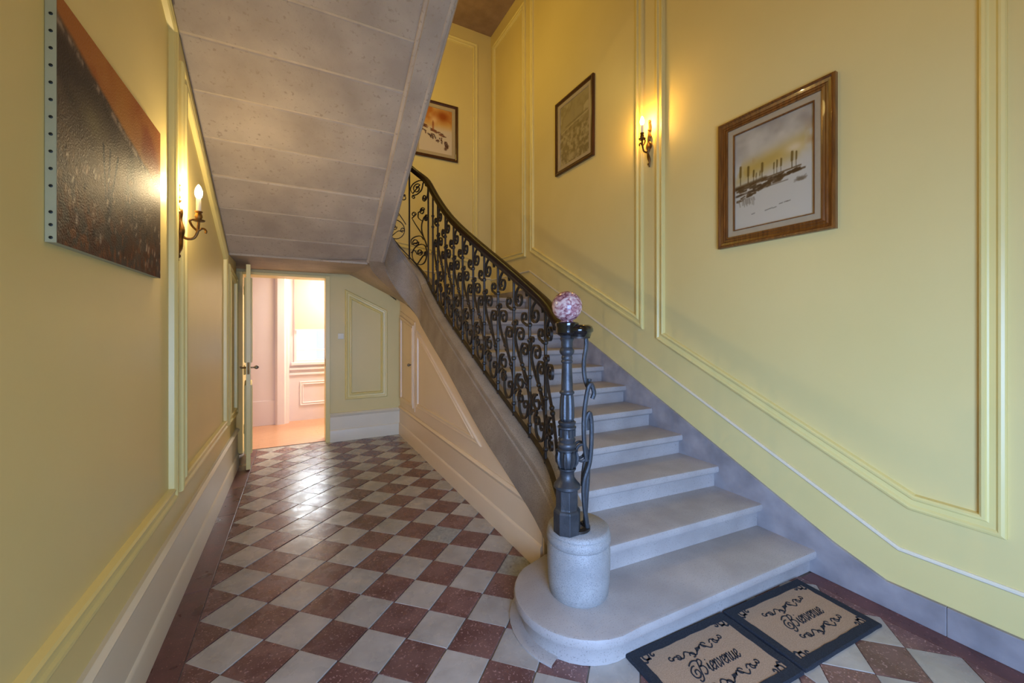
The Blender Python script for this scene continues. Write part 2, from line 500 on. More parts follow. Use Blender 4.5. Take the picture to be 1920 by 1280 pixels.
# upper back wall of the stair well, ceiling, entrance wall behind the camera
wb = struct(MB().box(-.9, .62, 5.79, 6.0, 2.2, CEIL + .1).box(.62, 2.9, 5.79, 6.0, 1.6, CEIL + .1).build('wall_back', 'wall'))
frame_on(wall_back_fn, [(.95, 2.62), (2.46, 2.42), (2.46, 5.86), (.95, 5.86)], wb)
sweep2d(MB(), [(2.69, 2.196), (.9, 2.30)], [(-w, h) for w, h in BEAD], wall_back_fn, False).build('dado_bead', 'cream', wb, smooth=True)
struct(MB().box(-.9, 2.9, -2.4, 6.0, CEIL, CEIL + .15).build('ceiling', 'ceil'))
struct(MB().box(-.9, -.38, -1.25, -1.05, 0, CEIL).box(1.0, 2.9, -1.25, -1.05, 0, CEIL).box(-.38, 1.0, -1.25, -1.05, 2.45, CEIL).build('wall_front', 'wall'))

# ------------------------------------------------------------------ floor: slab, diagonal tiles, border slabs
floor = struct(MB().box(-.9, 2.9, -2.4, 5.6, -.08, -.006).build('floor', 'grout'))
DXT, DYT = .1465, .1395


def clip(poly, a, b, c):
    """keep a*x+b*y<=c"""
    out = []
    for i in range(len(poly)):
        p, q = poly[i], poly[(i + 1) % len(poly)]
        dp, dq = a * p[0] + b * p[1] - c, a * q[0] + b * q[1] - c
        if dp <= 0: out.append(p)
        if dp * dq < 0:
            t = dp / (dp - dq); out.append((p[0] + t * (q[0] - p[0]), p[1] + t * (q[1] - p[1])))
    return out


def polyarea(p): return abs(sum(p[i][0] * p[(i + 1) % len(p)][1] - p[(i + 1) % len(p)][0] * p[i][1] for i in range(len(p)))) / 2


mesh_cache = {}
rt = random.Random(3)


def lay_tile(poly, mat, dz, tilt=0.0):
    cx = sum(p[0] for p in poly) / len(poly); cy = sum(p[1] for p in poly) / len(poly)
    key = (mat, tuple((round(p[0] - cx, 3), round(p[1] - cy, 3)) for p in poly))
    if key not in mesh_cache:
        mb = MB()
        n = len(poly)
        g = .0016
        def ins(p, k):
            l = math.hypot(p[0] - cx, p[1] - cy); return ((p[0] - cx) * (1 - k / l), (p[1] - cy) * (1 - k / l))
        r0 = [(*ins(p, g), -.02) for p in poly]; r1 = [(*ins(p, g), -.0015) for p in poly]; r2 = [(*ins(p, g + .003), 0) for p in poly]
        mb.rings([r0, r1, r2])
        o = mb.build('tile', mat)
        mesh_cache[key] = o.data
    else:
        o = bpy.data.objects.new('tile', mesh_cache[key]); COL.objects.link(o)
    o.location = (cx, cy, dz)
    o.rotation_euler = (rt.uniform(-tilt, tilt), rt.uniform(-tilt, tilt), 0)
    setpar(o, floor)
    return o


GREY = {(6, 1), (7, 0), (8, -1)}
for i in range(-1, 22):
    for j in range(-16, 28):
        if (i + j) % 2: continue
        for zone in (0, 1):
            cx = -.2935 + i * DXT; cy = 2.189 + j * DYT - .04 * (cx + .44)
            if zone: cx, cy = 2.418 + (i - 18) * DXT, .625 + (j + 10) * DYT
            poly = [(cx - DXT, cy), (cx, cy - DYT), (cx + DXT, cy), (cx, cy + DYT)]
            if zone: poly = clip(poly, -1, 0, -1.86)
            else: poly = clip(poly, 1, 0, 1.86)
            poly = clip(poly, -1, 0, .437); poly = clip(poly, 1, 0, 2.562); poly = clip(poly, 0, 1, 5.56); poly = clip(poly, 0, -1, 0.2)
            if len(poly) < 3 or polyarea(poly) < .0006: continue
            mx = sum(p[0] for p in poly) / len(poly); my = sum(p[1] for p in poly) / len(poly)
            if mx > 1.36 and my > 1.36: continue          # under the stair, never laid
            if mx > 1.0 + .0 and 1.45 < my < 1.9 and mx > 1.05: continue
            light = (i % 2 == 0)
            mat = 'tile_light' if light else 'tile_red'
            if light and mx > .62 and 1.55 < my < 2.9: mat = 'tile_grey' if rt.random() < .55 else 'tile_light'
            lay_tile(poly, mat, rt.uniform(-.0012, .0008), .007)
y = -.2
while y < 5.5:
    L = rt.uniform(.85, 1.1); y2 = min(y + L, 5.56)
    MB().box(-.56, -.44, y + .001, y2 - .001, -.02, 0).build('border_slab', 'border', floor, bevel=.002, origin=(-.5, (y + y2) / 2, 0)); y = y2
for y0, y2 in ((-.2, .45), (.45, 1.26)):
    MB().box(2.565, 2.68, y0 + .001, y2 - .001, -.02, 0).build('border_slab', 'border', floor, bevel=.002, origin=(2.62, (y0 + y2) / 2, 0))

# ------------------------------------------------------------------ staircase
stair = thing('staircase', 'pale grey stone staircase rising along the right-hand wall', 'staircase', (2.0, 1.6, 0))
SKEW = [.05, .09, .11, .06, .02] + [0] * 12
NOSE = [(.036, -RISE), (.036, -.066), (.030, -.058), (.020, -.053), (.014, -.047), (.003, -.044), (0, -.036), (0, -.014), (.004, -.004), (.014, 0)]
# first step: bullnose sweeping round the newel plinth
DC = (1.232, 1.613)
path = [(2.68, 1.232), (2.2, 1.25), (1.7, 1.267), (1.32, 1.281)]
for k in range(0, 15):
    a = -PI / 2 - .1 - k * (PI * .80) / 14
    path.append((1.245 + .335 * math.cos(a), 1.612 + .335 * math.sin(a)))
path += [(1.30, 1.97)]
def offs_path(path, d):
    P = [Vector(p) for p in path]; out = []
    for i in range(len(P)):
        d0 = (P[i] - P[max(i - 1, 0)]) if i else P[1] - P[0]; d1 = (P[min(i + 1, len(P) - 1)] - P[i]) if i < len(P) - 1 else P[-1] - P[-2]
        t = (d0.normalized() + d1.normalized()).normalized(); nrm = Vector((-t.y, t.x))  # outward is to the left of travel (front)
        out.append(P[i] - nrm * d)
    return out
mb = MB(); rings = []
for (w, z) in [(.036, -Z1)] + [(a, max(b, -Z1)) for a, b in NOSE[1:]]:
    q = offs_path(path, -w if False else w)
    rings.append([(p.x, p.y, Z1 + z) for p in q] + [(2.68, 1.95, Z1 + z)])
mb.rings(rings, True, True)
mb.build('step', 'step', stair, smooth=True, auto=40)
mb = MB()
PL = path[9:-1]
q0 = offs_path(PL, .036); q1 = offs_path(PL, -.022)
mb.rings([[(p.x, p.y, 0.0) for p in q1], [(p.x, p.y, .007) for p in q1], [(p.x, p.y, .010) for p in offs_path(PL, -.016)], [(p.x, p.y, .010) for p in q0]], False, False)
mb.build('step_plinth', 'step', stair, smooth=True)
for k in range(2, 13):
    yk = Y1 + (k - 1) * GO; zk = Z1 + (k - 1) * RISE
    back = yk + GO + (.18 if k < 5 else .08) if k < 12 else 5.79
    xl = 1.33
    sk = SKEW[k - 1]
    prof = [(a, b) for a, b in NOSE] + [(back - yk, 0), (back - yk, -RISE)]
    rings = []
    for X in (xl, 2.68):
        dy = sk * (2.67 - X) / 1.37
        rings.append([(X, yk + a + (dy if a < .1 else 0), zk + b) for a, b in prof])
    MB().rings(rings).build('step', 'step', stair, smooth=True, auto=40)
# winders round the turn and the upper half landing (out of sight above)
for k, (xa, xb) in enumerate(((1.13, 1.34), (.9, 1.15), (-.56, .95))):
    zk = LAND_Z + (k + 1) * RISE
    MB().box(xa, xb, 4.80 if k < 2 else 4.86, 5.79, zk - RISE, zk).build('step', 'step', stair, bevel=.006)

# newel plinth (drum)
dz = Z1
prof = [(.140, 0), (.146, .008), (.152, .06), (.156, .14), (.156, .215), (.152, .245), (.149, .250), (.153, .254), (.158, .262), (.159, .276), (.158, .288), (.153, .296), (.150, .300), (.154, .304), (.151, .316), (.140, .325), (.0, .325)]
MB().lathe([(max(r, 1e-4), z) for r, z in prof], (DC[0], DC[1], dz), 40, cap=False).build('newel_plinth', 'drum', stair, smooth=True, auto=50)

# wall skirting of the stair (stone) and low stone skirting of the vestibule
tops = [(-2.2, .137), (.92, .137), (1.15, .225), (4.45, nose_z(4.45) + .115), (4.72, LAND_Z + .12), (5.79, LAND_Z + .12)]
poly = [(-2.2, 0)] + tops + [(5.79, LAND_Z - .3), (4.6, 1.5), (1.5, 0)]
poly = [(.70, 0), (.70, .137)] + tops[1:] + [(5.79, LAND_Z - .3), (4.6, 1.4), (1.5, 0)]
MB().prism(poly, .021, lambda a, b, t: (2.691 - t, a, b)).build('stair_skirting', 'skirt', stair, bevel=.003)
struct(MB().box(2.67, 2.691, -2.2, .699, 0, .137).build('baseboard_right', 'skirt', bevel=.003))
MB().box(1.34, 2.69, 5.77, 5.791, LAND_Z, LAND_Z + .12).build('stair_skirting', 'skirt', stair)

# ---- plan curve shared by string and railing
FX = lambda y: 1.243 - .021 * (y - 2.0)          # visible face of the string
TC, TR = (1.0, 4.42), .19                        # centre and radius of the well's round end
ZB = lerp_table([(1.7, .12), (2.0, .265), (2.4, .44), (2.8, .61), (3.2, .82), (3.65, 1.065), (4.0, 1.235), (4.42, 1.45)])
ZBT = lerp_table([(0, 1.45), (67, 1.715), (93, 1.83), (112, 1.93), (150, 2.07), (180, soff(4.42) - .03)])
ZT = lerp_table([(1.6, .45), (1.9, .58), (2.57, .895), (3.2, 1.215), (3.8, 1.53), (4.08, 1.70), (4.42, 1.94)])
ZTT = lerp_table([(0, 1.95), (45, 2.15), (90, 2.37), (135, 2.58), (180, soff(4.42) + .55)])
TH = .17
stations = []   # (face point, outer point, zb, zt)
ys = np.linspace(1.72, 4.42, 34)
for yy in ys:
    w = 0.0
    if yy < 2.15: w = (2.15 - yy) ** 2 * .35
    fx = FX(yy) - w
    stations.append(((fx, yy), (fx + TH, yy), ZB(yy), ZT(yy)))
for k in range(1, 25):
    a = k * 180 / 24; ar = math.radians(a)
    stations.append(((TC[0] + TR * math.cos(ar), TC[1] + TR * math.sin(ar)), (TC[0] + (TR + TH) * math.cos(ar), TC[1] + (TR + TH) * math.sin(ar)), ZBT(a), ZTT(a)))
for yy in np.linspace(4.35, -.8, 16):
    stations.append(((.81, yy), (.64, yy), soff(yy) - .03, soff(yy) + .55))


def string_mesh(sts):
    rings = []
    for (f, o, zb, zt) in sts:
        f = np.array(f); o = np.array(o); d = o - f
        def P(k, z): q = f + d * k; return (q[0], q[1], z)
        rings.append([P(0.06, zb), P(0, zb + .015), P(0, zt - .095), P(.045, zt - .085), P(.045, zt - .05), P(0.01, zt - .045), P(0.02, zt - .03), P(.1, zt - .018), P(.5, zt), P(.98, zt - .02), P(1, zt - .05), P(1, zb + .02), P(.94, zb)])
    return MB().rings(rings)
string_mesh(stations[:34]).build('stair_string', 'string', stair, smooth=True, auto=30)
string_mesh(stations[33:58]).build('stair_string', 'string', stair, smooth=True, auto=30)

# ------------------------------------------------------------------ upper flight over the hall, seen from below
upf = thing('upper_stair_flight', 'stone underside of the upper stair flight sloping over the hall', 'stairs', (0, 4.4, 2.1))
string_mesh(stations[57:]).build('stair_string', 'soffit', upf, smooth=True, auto=30)
joints = [4.50]
yy = 4.255
while yy > -.8: joints.append(yy); yy -= .2985
joints.append(-.8)
TH2 = math.atan(.529)
for a, b in zip(joints[:-1], joints[1:]):
    g = .004; drop = random.uniform(-.003, .003)
    ya, yb = a - g, b + g
    mb = MB()
    vs = []
    c = .006
    lo = [(-.578, ya - c), (.648, ya - c), (.648, yb + c), (-.578, yb + c)]
    md = [(-.579, ya), (.65, ya), (.65, yb), (-.579, yb)]
    mb.rings([[(x, q, soff(q) - drop) for x, q in lo], [(x, q, soff(q) + .006 - drop) for x, q in md], [(x, q, soff(q) + .14) for x, q in md]])
    mb.build('soffit_slab', 'soffit', upf)
MB().add([(-.578, 4.5, soff(4.5) + .006), (.65, 4.5, soff(4.5) + .006), (.65, -.8, soff(-.8) + .006), (-.578, -.8, soff(-.8) + .006),
          (-.578, 4.5, soff(4.5) + .13), (.65, 4.5, soff(4.5) + .13), (.65, -.8, soff(-.8) + .13), (-.578, -.8, soff(-.8) + .13)],
         [(0, 1, 2, 3), (7, 6, 5, 4), (0, 4, 5, 1), (1, 5, 6, 2), (2, 6, 7, 3), (3, 7, 4, 0)]).build('mortar_joint', 'joint', upf)
# steps of the upper flight
k = 0; yq = 4.5
while yq > -.6:
    zt = soff(yq) + .40
    MB().box(-.575, .64, yq - .32, yq, zt - .20, zt).build('step', 'step', upf, bevel=.008); yq -= .30
# rounded bead along the inner edge of the string
BP = []
for kk in range(9):
    a = kk * PI / 8; BP.append((.024 * math.cos(a), -.016 * math.sin(a)))
rings = []
for yq in (4.47, -.8):
    rings.append([(.648 + a, yq, soff(yq) - .004 + b) for a, b in BP] + [(.624, yq, soff(yq) + .03), (.672, yq, soff(yq) + .03)][::-1])
MB().rings(rings).build('string_bead', 'soffit', upf, smooth=True)
rings = []
for yq in (4.42, -.8):
    rings.append([(.80 + .6 * a - .022, yq, soff(yq) - .028 + .6 * b) for a, b in BP] + [(.79 + .015, yq, soff(yq)), (.755, yq, soff(yq))])
MB().rings(rings).build('string_bead', 'soffit', upf, smooth=True)
# flat soffit of the half landing by the far wall
MB().box(-.68, .64, 4.50, 5.5, SOFF_Z, SOFF_Z + .12).build('landing_soffit', 'soffit', upf, bevel=.004)
# warped soffit of the winders, ruled from the round string to the far wall
inner = []; outer = []
for k in range(13):
    a = 5 + k * 175 / 12; ar = math.radians(a)
    inner.append((TC[0] + (TR + TH * .9) * math.cos(ar), TC[1] + (TR + TH * .9) * math.sin(ar), ZBT(a) + .012))
    t = k / 12
    xw = 1.22 - (1.22 - .56) * t
    outer.append((xw, 5.5, 1.79 + (2.113 - 1.79) * min(1, t * 1.02)))
rows = []
for m in range(9):
    t = m / 8
    rows.append([tuple(np.array(i) * (1 - t) + np.array(o) * t) for i, o in zip(inner, outer)])
MB().rings(rows, False, False).build('landing_soffit', 'soffit', upf, smooth=True)
MB().rings([[(-.0, 4.5, 2.115), inner[-1]], [(.0, 5.5, 2.115), outer[-1]]], False, False).build('landing_soffit', 'soffit', upf)

# ------------------------------------------------------------------ panelled wall under the stair
SX = lambda y: 1.2 + (5.5 - y) * .020
poly = [(1.99, 0), (5.5, 0), (5.5, 1.82), (5.0, 1.68), (4.42, 1.50)] + [(yy, ZB(yy) + .05) for yy in np.linspace(4.3, 1.99, 14)]
sp = struct(MB().prism(poly, .04, lambda a, b, t: (SX(a) + t, a, b)).build('wall_spandrel', 'spandrel'))
spfn = lambda a, b, h: (SX(a) - h, a, b)
SPF = [(w * .62, h * .62) for w, h in FRAME]
frame_on(spfn, [(4.66, .50), (2.86, .515), (4.66, 1.41)], sp, 'spandrel', SPF)
d2 = struct(MB().prism([(5.46, .43), (4.75, .43), (4.75, 1.50), (5.46, 1.66)], .008, lambda a, b, t: (SX(a) - t, a, b)).build('door_2', 'spandrel', bevel=.002), 'cupboard door in the panelling under the stair')
frame_on(lambda a, b, h: (SX(a) - .008 - h, a, b), [(5.42, .47), (4.79, .47), (4.79, 1.46), (5.42, 1.60)], d2, 'spandrel', SPF)
kx = SX(4.86) - .008
mb = MB(); mb.tube([(kx, 4.86, .985), (kx - .03, 4.86, .985)], .007, 10); mb.sphere((kx - .042, 4.86, .985), .018, 14)
mb.build('door_knob', 'steel', d2, smooth=True)
MB().box(kx - .004, kx, 4.835, 4.885, .95, 1.02).build('escutcheon', 'steel', d2, bevel=.001)
rings = []
for yy in (5.49, 2.0):
    rings.append([(SX(yy) - a, yy, b) for a, b in skirt_prof(.385, .16, .014)])
struct(MB().rings(rings).build('baseboard_stair', 'spandrel', smooth=True, auto=30))

# ------------------------------------------------------------------ railing
rail_t = thing('stair_railing', 'dark wrought iron railing of scrolls with a brown wooden handrail', 'railing', (1.3, 2.0, .6))
plan = catmull([(1.150, 1.560), (1.178, 1.66), (1.228, 1.80), (1.282, 1.95), (1.312, 2.12), (FX(2.4) + .08, 2.4), (FX(2.8) + .08, 2.8)], 8)
plan = [(p[0], p[1]) for p in plan]
plan += [(FX(yy) + .08, yy) for yy in np.linspace(2.9, 4.42, 26)]
RR = TR + .08
plan += [(TC[0] + RR * math.cos(a), TC[1] + RR * math.sin(a)) for a in np.linspace(0, PI, 26)[1:]]
plan += [(.73, yy) for yy in np.linspace(4.35, -.6, 20)]
S = [0.0]
for i in range(1, len(plan)): S.append(S[-1] + math.dist(plan[i], plan[i - 1]))
S = np.array(S); PX = np.array([p[0] for p in plan]); PY = np.array([p[1] for p in plan])
i_t0 = 48 + 1 + 26 - 1
def P_at(s): return np.array([np.interp(s, S, PX), np.interp(s, S, PY)])
def T_at(s):
    d = P_at(s + .02) - P_at(s - .02); return d / np.linalg.norm(d)
def s_of_y(y):
    n = i_t0 + 1
    return float(np.interp(y, PY[:n], S[:n]))
S_T0 = s_of_y(4.42); S_T1 = S_T0 + PI * RR
ftab = [(s_of_y(v), z) for v, z in [(1.57, .485), (1.9, .615), (2.57, .925), (3.2, 1.245), (3.8, 1.56), (4.08, 1.73), (4.42, 1.975)]]
ftab += [(S_T0 + RR * PI * k, z) for k, z in [(.25, 2.18), (.5, 2.40), (.75, 2.61), (1.0, soff(4.42) + .58)]]
ftab += [(S_T1 + 1, soff(4.42) + .58 + .529), (S_T1 + 4, soff(4.42) + .58 + 4 * .529)]
ZF = lerp_table(ftab)
rtab = [(s_of_y(v), z) for v, z in [(1.57, 1.462), (1.66, 1.475), (1.78, 1.51), (1.95, 1.585), (2.12, 1.665), (2.42, 1.825), (2.72, 1.985), (2.91, 2.085), (3.48, 2.40), (3.745, 2.565), (4.1, 2.83), (4.42, 3.105)]]
rtab += [(S_T0 + RR * PI * k, z) for k, z in [(.25, 3.265), (.5, 3.44), (1.0, 3.735)]] + [(S_T1 + 1, 4.25), (S_T1 + 4, 5.837)]
ZR = lerp_table(rtab)


def path3(s0, s1, n, zf, dz=0):
    out = []
    for s in np.linspace(s0, s1, n):
        p = P_at(s); out.append((p[0], p[1], zf(s) + dz))
    return out


def ribbon(mb, pts, prof):
    """sweep a closed profile (side, up) along a near-horizontal path keeping it upright"""
    rings = []
    for i, p in enumerate(pts):
        a = np.array(pts[max(i - 1, 0)]); b = np.array(pts[min(i + 1, len(pts) - 1)])
        t = b - a; t /= np.linalg.norm(t)
        side = np.array([-t[1], t[0], 0]); side /= np.linalg.norm(side)
        up = np.cross(t, side); up = up if up[2] > 0 else -up
        rings.append([tuple(np.array(p) + side * u + up * v) for u, v in prof])
    mb.rings(rings)
    return mb


S_END = S_T1 + 3.2
# volute of the handrail over the plinth
vol = catmull([(1.246, 1.605), (1.248, 1.572), (1.234, 1.545), (1.205, 1.530), (1.175, 1.534), (1.150, 1.560)], 6)
hp = path3(0.0, S_END, 150, ZR, -.03)
vp = [(x, y, 1.432) for x, y in vol]
HPROF = [(-.026, -.014), (-.020, -.034), (.020, -.034), (.026, -.014), (.036, -.006), (.036, .008), (.028, .022), (.014, .030), (-.014, .030), (-.028, .022), (-.036, .008), (-.036, -.006)]
ribbon(MB(), hp, HPROF).build('handrail', 'rail', rail_t, smooth=True, auto=60)
ribbon(MB(), vp, [(a * .8, b * .9) for a, b in HPROF]).build('handrail_volute', 'black', rail_t, smooth=True, auto=60)
fp = [(x, y, .472) for x, y in vol[:-1]] + path3(0.0, S_END, 150, ZF, -.008)
ribbon(MB(), fp, [(-.014, -.006), (.014, -.006), (.014, .006), (-.014, .006)]).build('foot_rail', 'iron', rail_t)
up_ = [(x, y, 1.398) for x, y in vol[:-1]] + path3(0.0, S_END, 150, ZR, -.062)
ribbon(MB(), up_, [(-.013, -.005), (.013, -.005), (.013, .005), (-.013, .005)]).build('top_rail', 'iron', rail_t)


def spiral(c, r0, a0, turns, sgn, r1=.35, n=None):
    n = n or int(18 * turns) + 4
    return [(c[0] + r0 * (1 - (1 - r1) * t) * math.cos(a0 + sgn * 2 * PI * turns * t), c[1] + r0 * (1 - (1 - r1) * t) * math.sin(a0 + sgn * 2 * PI * turns * t)) for t in np.linspace(0, 1, n)]


def scroll_mesh(mb, pts, s0, zbase, w=.0085, th=.0055, off=0.0, taper=True):
    """flat iron bar bent in the railing's plane; pts are (along, up)"""
    n = len(pts); rings = []
    for i, p in enumerate(pts):
        a = np.array(pts[max(i - 1, 0)]); b = np.array(pts[min(i + 1, n - 1)])
        t = b - a; t = t / (np.linalg.norm(t) + 1e-9); nn = np.array([-t[1], t[0]])
        k = 1.0
        ring = []
        for (u, v) in ((1, 1), (-1, 1), (-1, -1), (1, -1)):
            q = np.array(p) + nn * th * u * k
            s = s0 + q[0]; P = P_at(s); T = T_at(s); nrm = np.array([-T[1], T[0]])
            P = P + nrm * (w * v + off)
            ring.append((P[0], P[1], zbase + q[1]))
        rings.append(ring)
    mb.rings(rings)


def knot(mb, c, s0, zbase, r=.016, off=0):
    P = P_at(s0 + c[0]); T = T_at(s0 + c[0]); nrm = np.array([-T[1], T[0]]); P = P + nrm * off
    mb.sphere((P[0], P[1], zbase + c[1]), r, 10, 1.1)


def ball_end(mb, c, s0, zbase, r=.011):
    P = P_at(s0 + c[0]); mb.sphere((P[0], P[1], zbase + c[1]), r, 8)


def scroll(parent, stem, c=None, r=.04, a0=0, turns=1.3, sgn=1, s0=0, zb=0, knots=(), c2=None, r2=.03, a2=0, t2=1.2, sg2=1, th=.0056, w=.008, name='scroll', k=5):
    pts = []
    if c2 is not None: pts += spiral(c2, r2, a2, t2, sg2)[::-1]
    pts += catmull(stem, k) if len(stem) > 1 else list(stem)
    if c is not None: pts += spiral(c, r, a0, turns, sgn)
    mb = MB(); scroll_mesh(mb, pts, s0, zb, w, th)
    if c is not None: ball_end(mb, pts[-1], s0, zb, r * .2)
    if c2 is not None: ball_end(mb, pts[0], s0, zb, r2 * .2)
    for q in knots: knot(mb, q, s0, zb)
    return mb.build(name, 'iron', parent, smooth=True, auto=50)


def baluster(s0, full=True, first=False):
    p = P_at(s0); z0 = ZF(s0); h = ZR(s0) - .066 - z0; zb = z0
    mb = MB()
    mb.tube([(p[0], p[1], z0 - .035), (p[0], p[1], z0 + h + .005)], .0105, 8)
    for z in (.05, .36, .60, .70):
        mb.lathe([(.011, -.014), (.017, -.006), (.017, .006), (.011, .014)], (p[0], p[1], z0 + z * h / .9), 8)
    b = mb.build('baluster', 'iron', rail_t, smooth=True, origin=(p[0], p[1], z0))
    f = h / .90
    if full:
        # upper C scroll on the downhill side, under the handrail
        scroll(b, [(-.175, .775 * f), (-.155, .83 * f), (-.10, .855 * f), (-.045, .82 * f), (-.022, .765 * f)], (-.075, .762 * f), .053, 0, 1.12, -1, s0, zb)
        # small scroll on the uphill side
        scroll(b, [(.012, .70 * f), (.03, .695 * f), (.062, .71 * f)], (.066, .752 * f), .040, -PI / 2, 1.05, 1, s0, zb)
        # curl at the collar
        scroll(b, [(-.010, .53 * f), (-.018, .59 * f)], (-.034, .603 * f), .021, 0.3, 1.0, 1, s0, zb)
        # paired stems with volutes half way up
        scroll(b, [(-.245, .10 * f), (-.20, .20 * f), (-.135, .30 * f), (-.075, .38 * f), (-.035, .46 * f), (-.026, .51 * f), (-.055, .565 * f), (-.088, .568 * f)], (-.098, .523 * f), .047, PI / 2 - .1, 1.08, 1, s0, zb, knots=((-.137, .298 * f), (-.118, .325 * f)))
        scroll(b, [(-.01, .16 * f), (.02, .27 * f), (.066, .36 * f), (.104, .45 * f), (.116, .52 * f), (.092, .572 * f), (.066, .575 * f)], (.060, .533 * f), .042, PI / 2, 1.08, 1, s0, zb, knots=((.03, .295 * f), (.042, .318 * f)))
        # lower scrolls standing on the foot rail
        scroll(b, [(-.016, .115 * f), (-.022, .19 * f), (-.05, .252 * f), (-.09, .258 * f)], (-.096, .205 * f), .053, PI / 2, 1.12, -1, s0, zb)
        scroll(b, [(-.02, .13 * f), (-.05, .155 * f), (-.09, .145 * f)], (-.10, .103 * f), .042, PI / 2, 1.12, -1, s0, zb)
        scroll(b, [(.125, .262 * f), (.138, .19 * f), (.128, .115 * f), (.085, .075 * f), (.04, .10 * f), (.022, .15 * f)], (.052, .168 * f), .034, PI, .95, -1, s0, zb)
    return b


BY = [2.02, 2.235, 2.45, 2.69, 2.93, 3.15, 3.385, 3.61, 3.84, 4.07]
for yv in BY:
    baluster(s_of_y(yv))


def wide_bay(s0, w):
    """open bay on the turn: vertical post and a light vine of scrolls"""
    p = P_at(s0); z0 = ZF(s0); h = ZR(s0) - .066 - z0
    mb = MB(); mb.tube([(p[0], p[1], z0 - .035), (p[0], p[1], z0 + h + .005)], .010, 8)
    b = mb.build('baluster', 'iron', rail_t, smooth=True, origin=(p[0], p[1], z0))
    kz = h / 710.0; kx = w / 185.0
    def q(cx, cy): return ((475 - cx) * kx, (1060 - cy) * kz)
    rad = lambda r: r * kz * 1.12
    a = dict(s0=s0, zb=z0, th=.0042, w=.007)
    # crown scroll under the handrail
    scroll(b, [q(312, 372), q(298, 335), q(318, 295), q(360, 277), q(412, 288)], None, c2=q(346, 335), r2=rad(34), a2=PI * .75, t2=1.2, sg2=-1, **a)
    scroll(b, [q(345, 380), q(385, 350), q(400, 305), q(425, 284)], q(440, 322), rad(20), PI / 2, 1.1, 1, **a)
    scroll(b, [q(345, 380), q(325, 384)], q(320, 398), rad(13), PI / 2, 1.1, -1, **a)
    scroll(b, [q(468, 350), q(462, 405), q(440, 436)], q(415, 420), rad(22), -PI / 2, 1.3, 1, **a)
    # rising stem with two curls
    scroll(b, [q(452, 800), q(432, 762), q(398, 706), q(340, 620), q(308, 562)], q(322, 532), rad(17), PI, 1.2, -1, **a)
    scroll(b, [q(385, 588), q(356, 560), q(356, 520)], q(392, 516), rad(25), PI * .9, 1.4, -1, **a)
    scroll(b, [q(402, 712), q(386, 660), q(388, 610), q(408, 568)], q(438, 580), rad(23), PI * .7, 1.4, -1, **a)
    # lower roundel and curl
    scroll(b, [q(404, 735), q(378, 706), q(335, 705), q(303, 728), q(306, 765)], q(334, 748), rad(27), PI, 1.4, 1, **a)
    big = [(q(378, 846)[0] + rad(70) * math.cos(t), q(378, 846)[1] + rad(70) * math.sin(t)) for t in np.linspace(0, 2 * PI, 30)]
    scroll(b, big, None, k=1, **a)
    scroll(b, [q(302, 830), q(326, 810), q(346, 842)], q(370, 826), rad(25), PI, 1.3, 1, **a)
    scroll(b, [q(352, 914), q(378, 880), q(405, 856), q(425, 862)], q(432, 845), rad(17), -PI / 2, 1.2, 1, **a)
    return b


WB0 = s_of_y(4.40)
baluster(s_of_y(4.235), full=False)
wb_s = [WB0, WB0 + .315, WB0 + .63]
for s_ in wb_s[:2]: wide_bay(s_, .315)
wide_bay(wb_s[2], .25)
for k in range(8): baluster(WB0 + .88 + k * .25, full=False)

# scroll bars under the handrail volute, on the plinth
for (bx, by, flip) in ((1.252, 1.585, 1), (1.232, 1.540, 1)):
    def V(u, z): return (bx + u * .55, by - u * .2, z)
    st = catmull([(0.0, .475), (.012, .60), (.026, .72), (.012, .80), (-.012, .74), (-.02, .66)], 6) if bx > 1.25 else catmull([(.0, .475), (-.03, .60), (-.03, .70), (.02, .80), (.035, .95), (.02, 1.03), (-.008, 1.00), (-.005, .95)], 6)
    mb = MB(); mb.tube([V(u, z) for u, z in st], .0115, 8)
    up2 = catmull([(0.0, 1.43), (.01, 1.36), (-.01, 1.28), (-.004, 1.20), (.028, 1.15), (.04, 1.19)], 6) if bx > 1.25 else catmull([(-.01, .80), (-.03, .90), (-.03, 1.02), (.0, 1.14), (.03, 1.17), (.055, 1.13), (.04, 1.10)], 6)
    b = mb.build('baluster', 'iron_grey', rail_t, smooth=True)
    mb = MB(); mb.tube([V(u, z) for u, z in up2], .0115, 8)
    mb.build('scroll', 'iron_grey', b, smooth=True)
    mb = MB()
    c = V(-.05, .84)
    mb.tube([(c[0] + .034 * math.cos(t) * .8, c[1] - .01 * math.cos(t), c[2] + .04 * math.sin(t)) for t in np.linspace(-.4, 2 * PI * .95, 24)], .007, 6)
    mb.build('scroll', 'iron_grey', b, smooth=True)

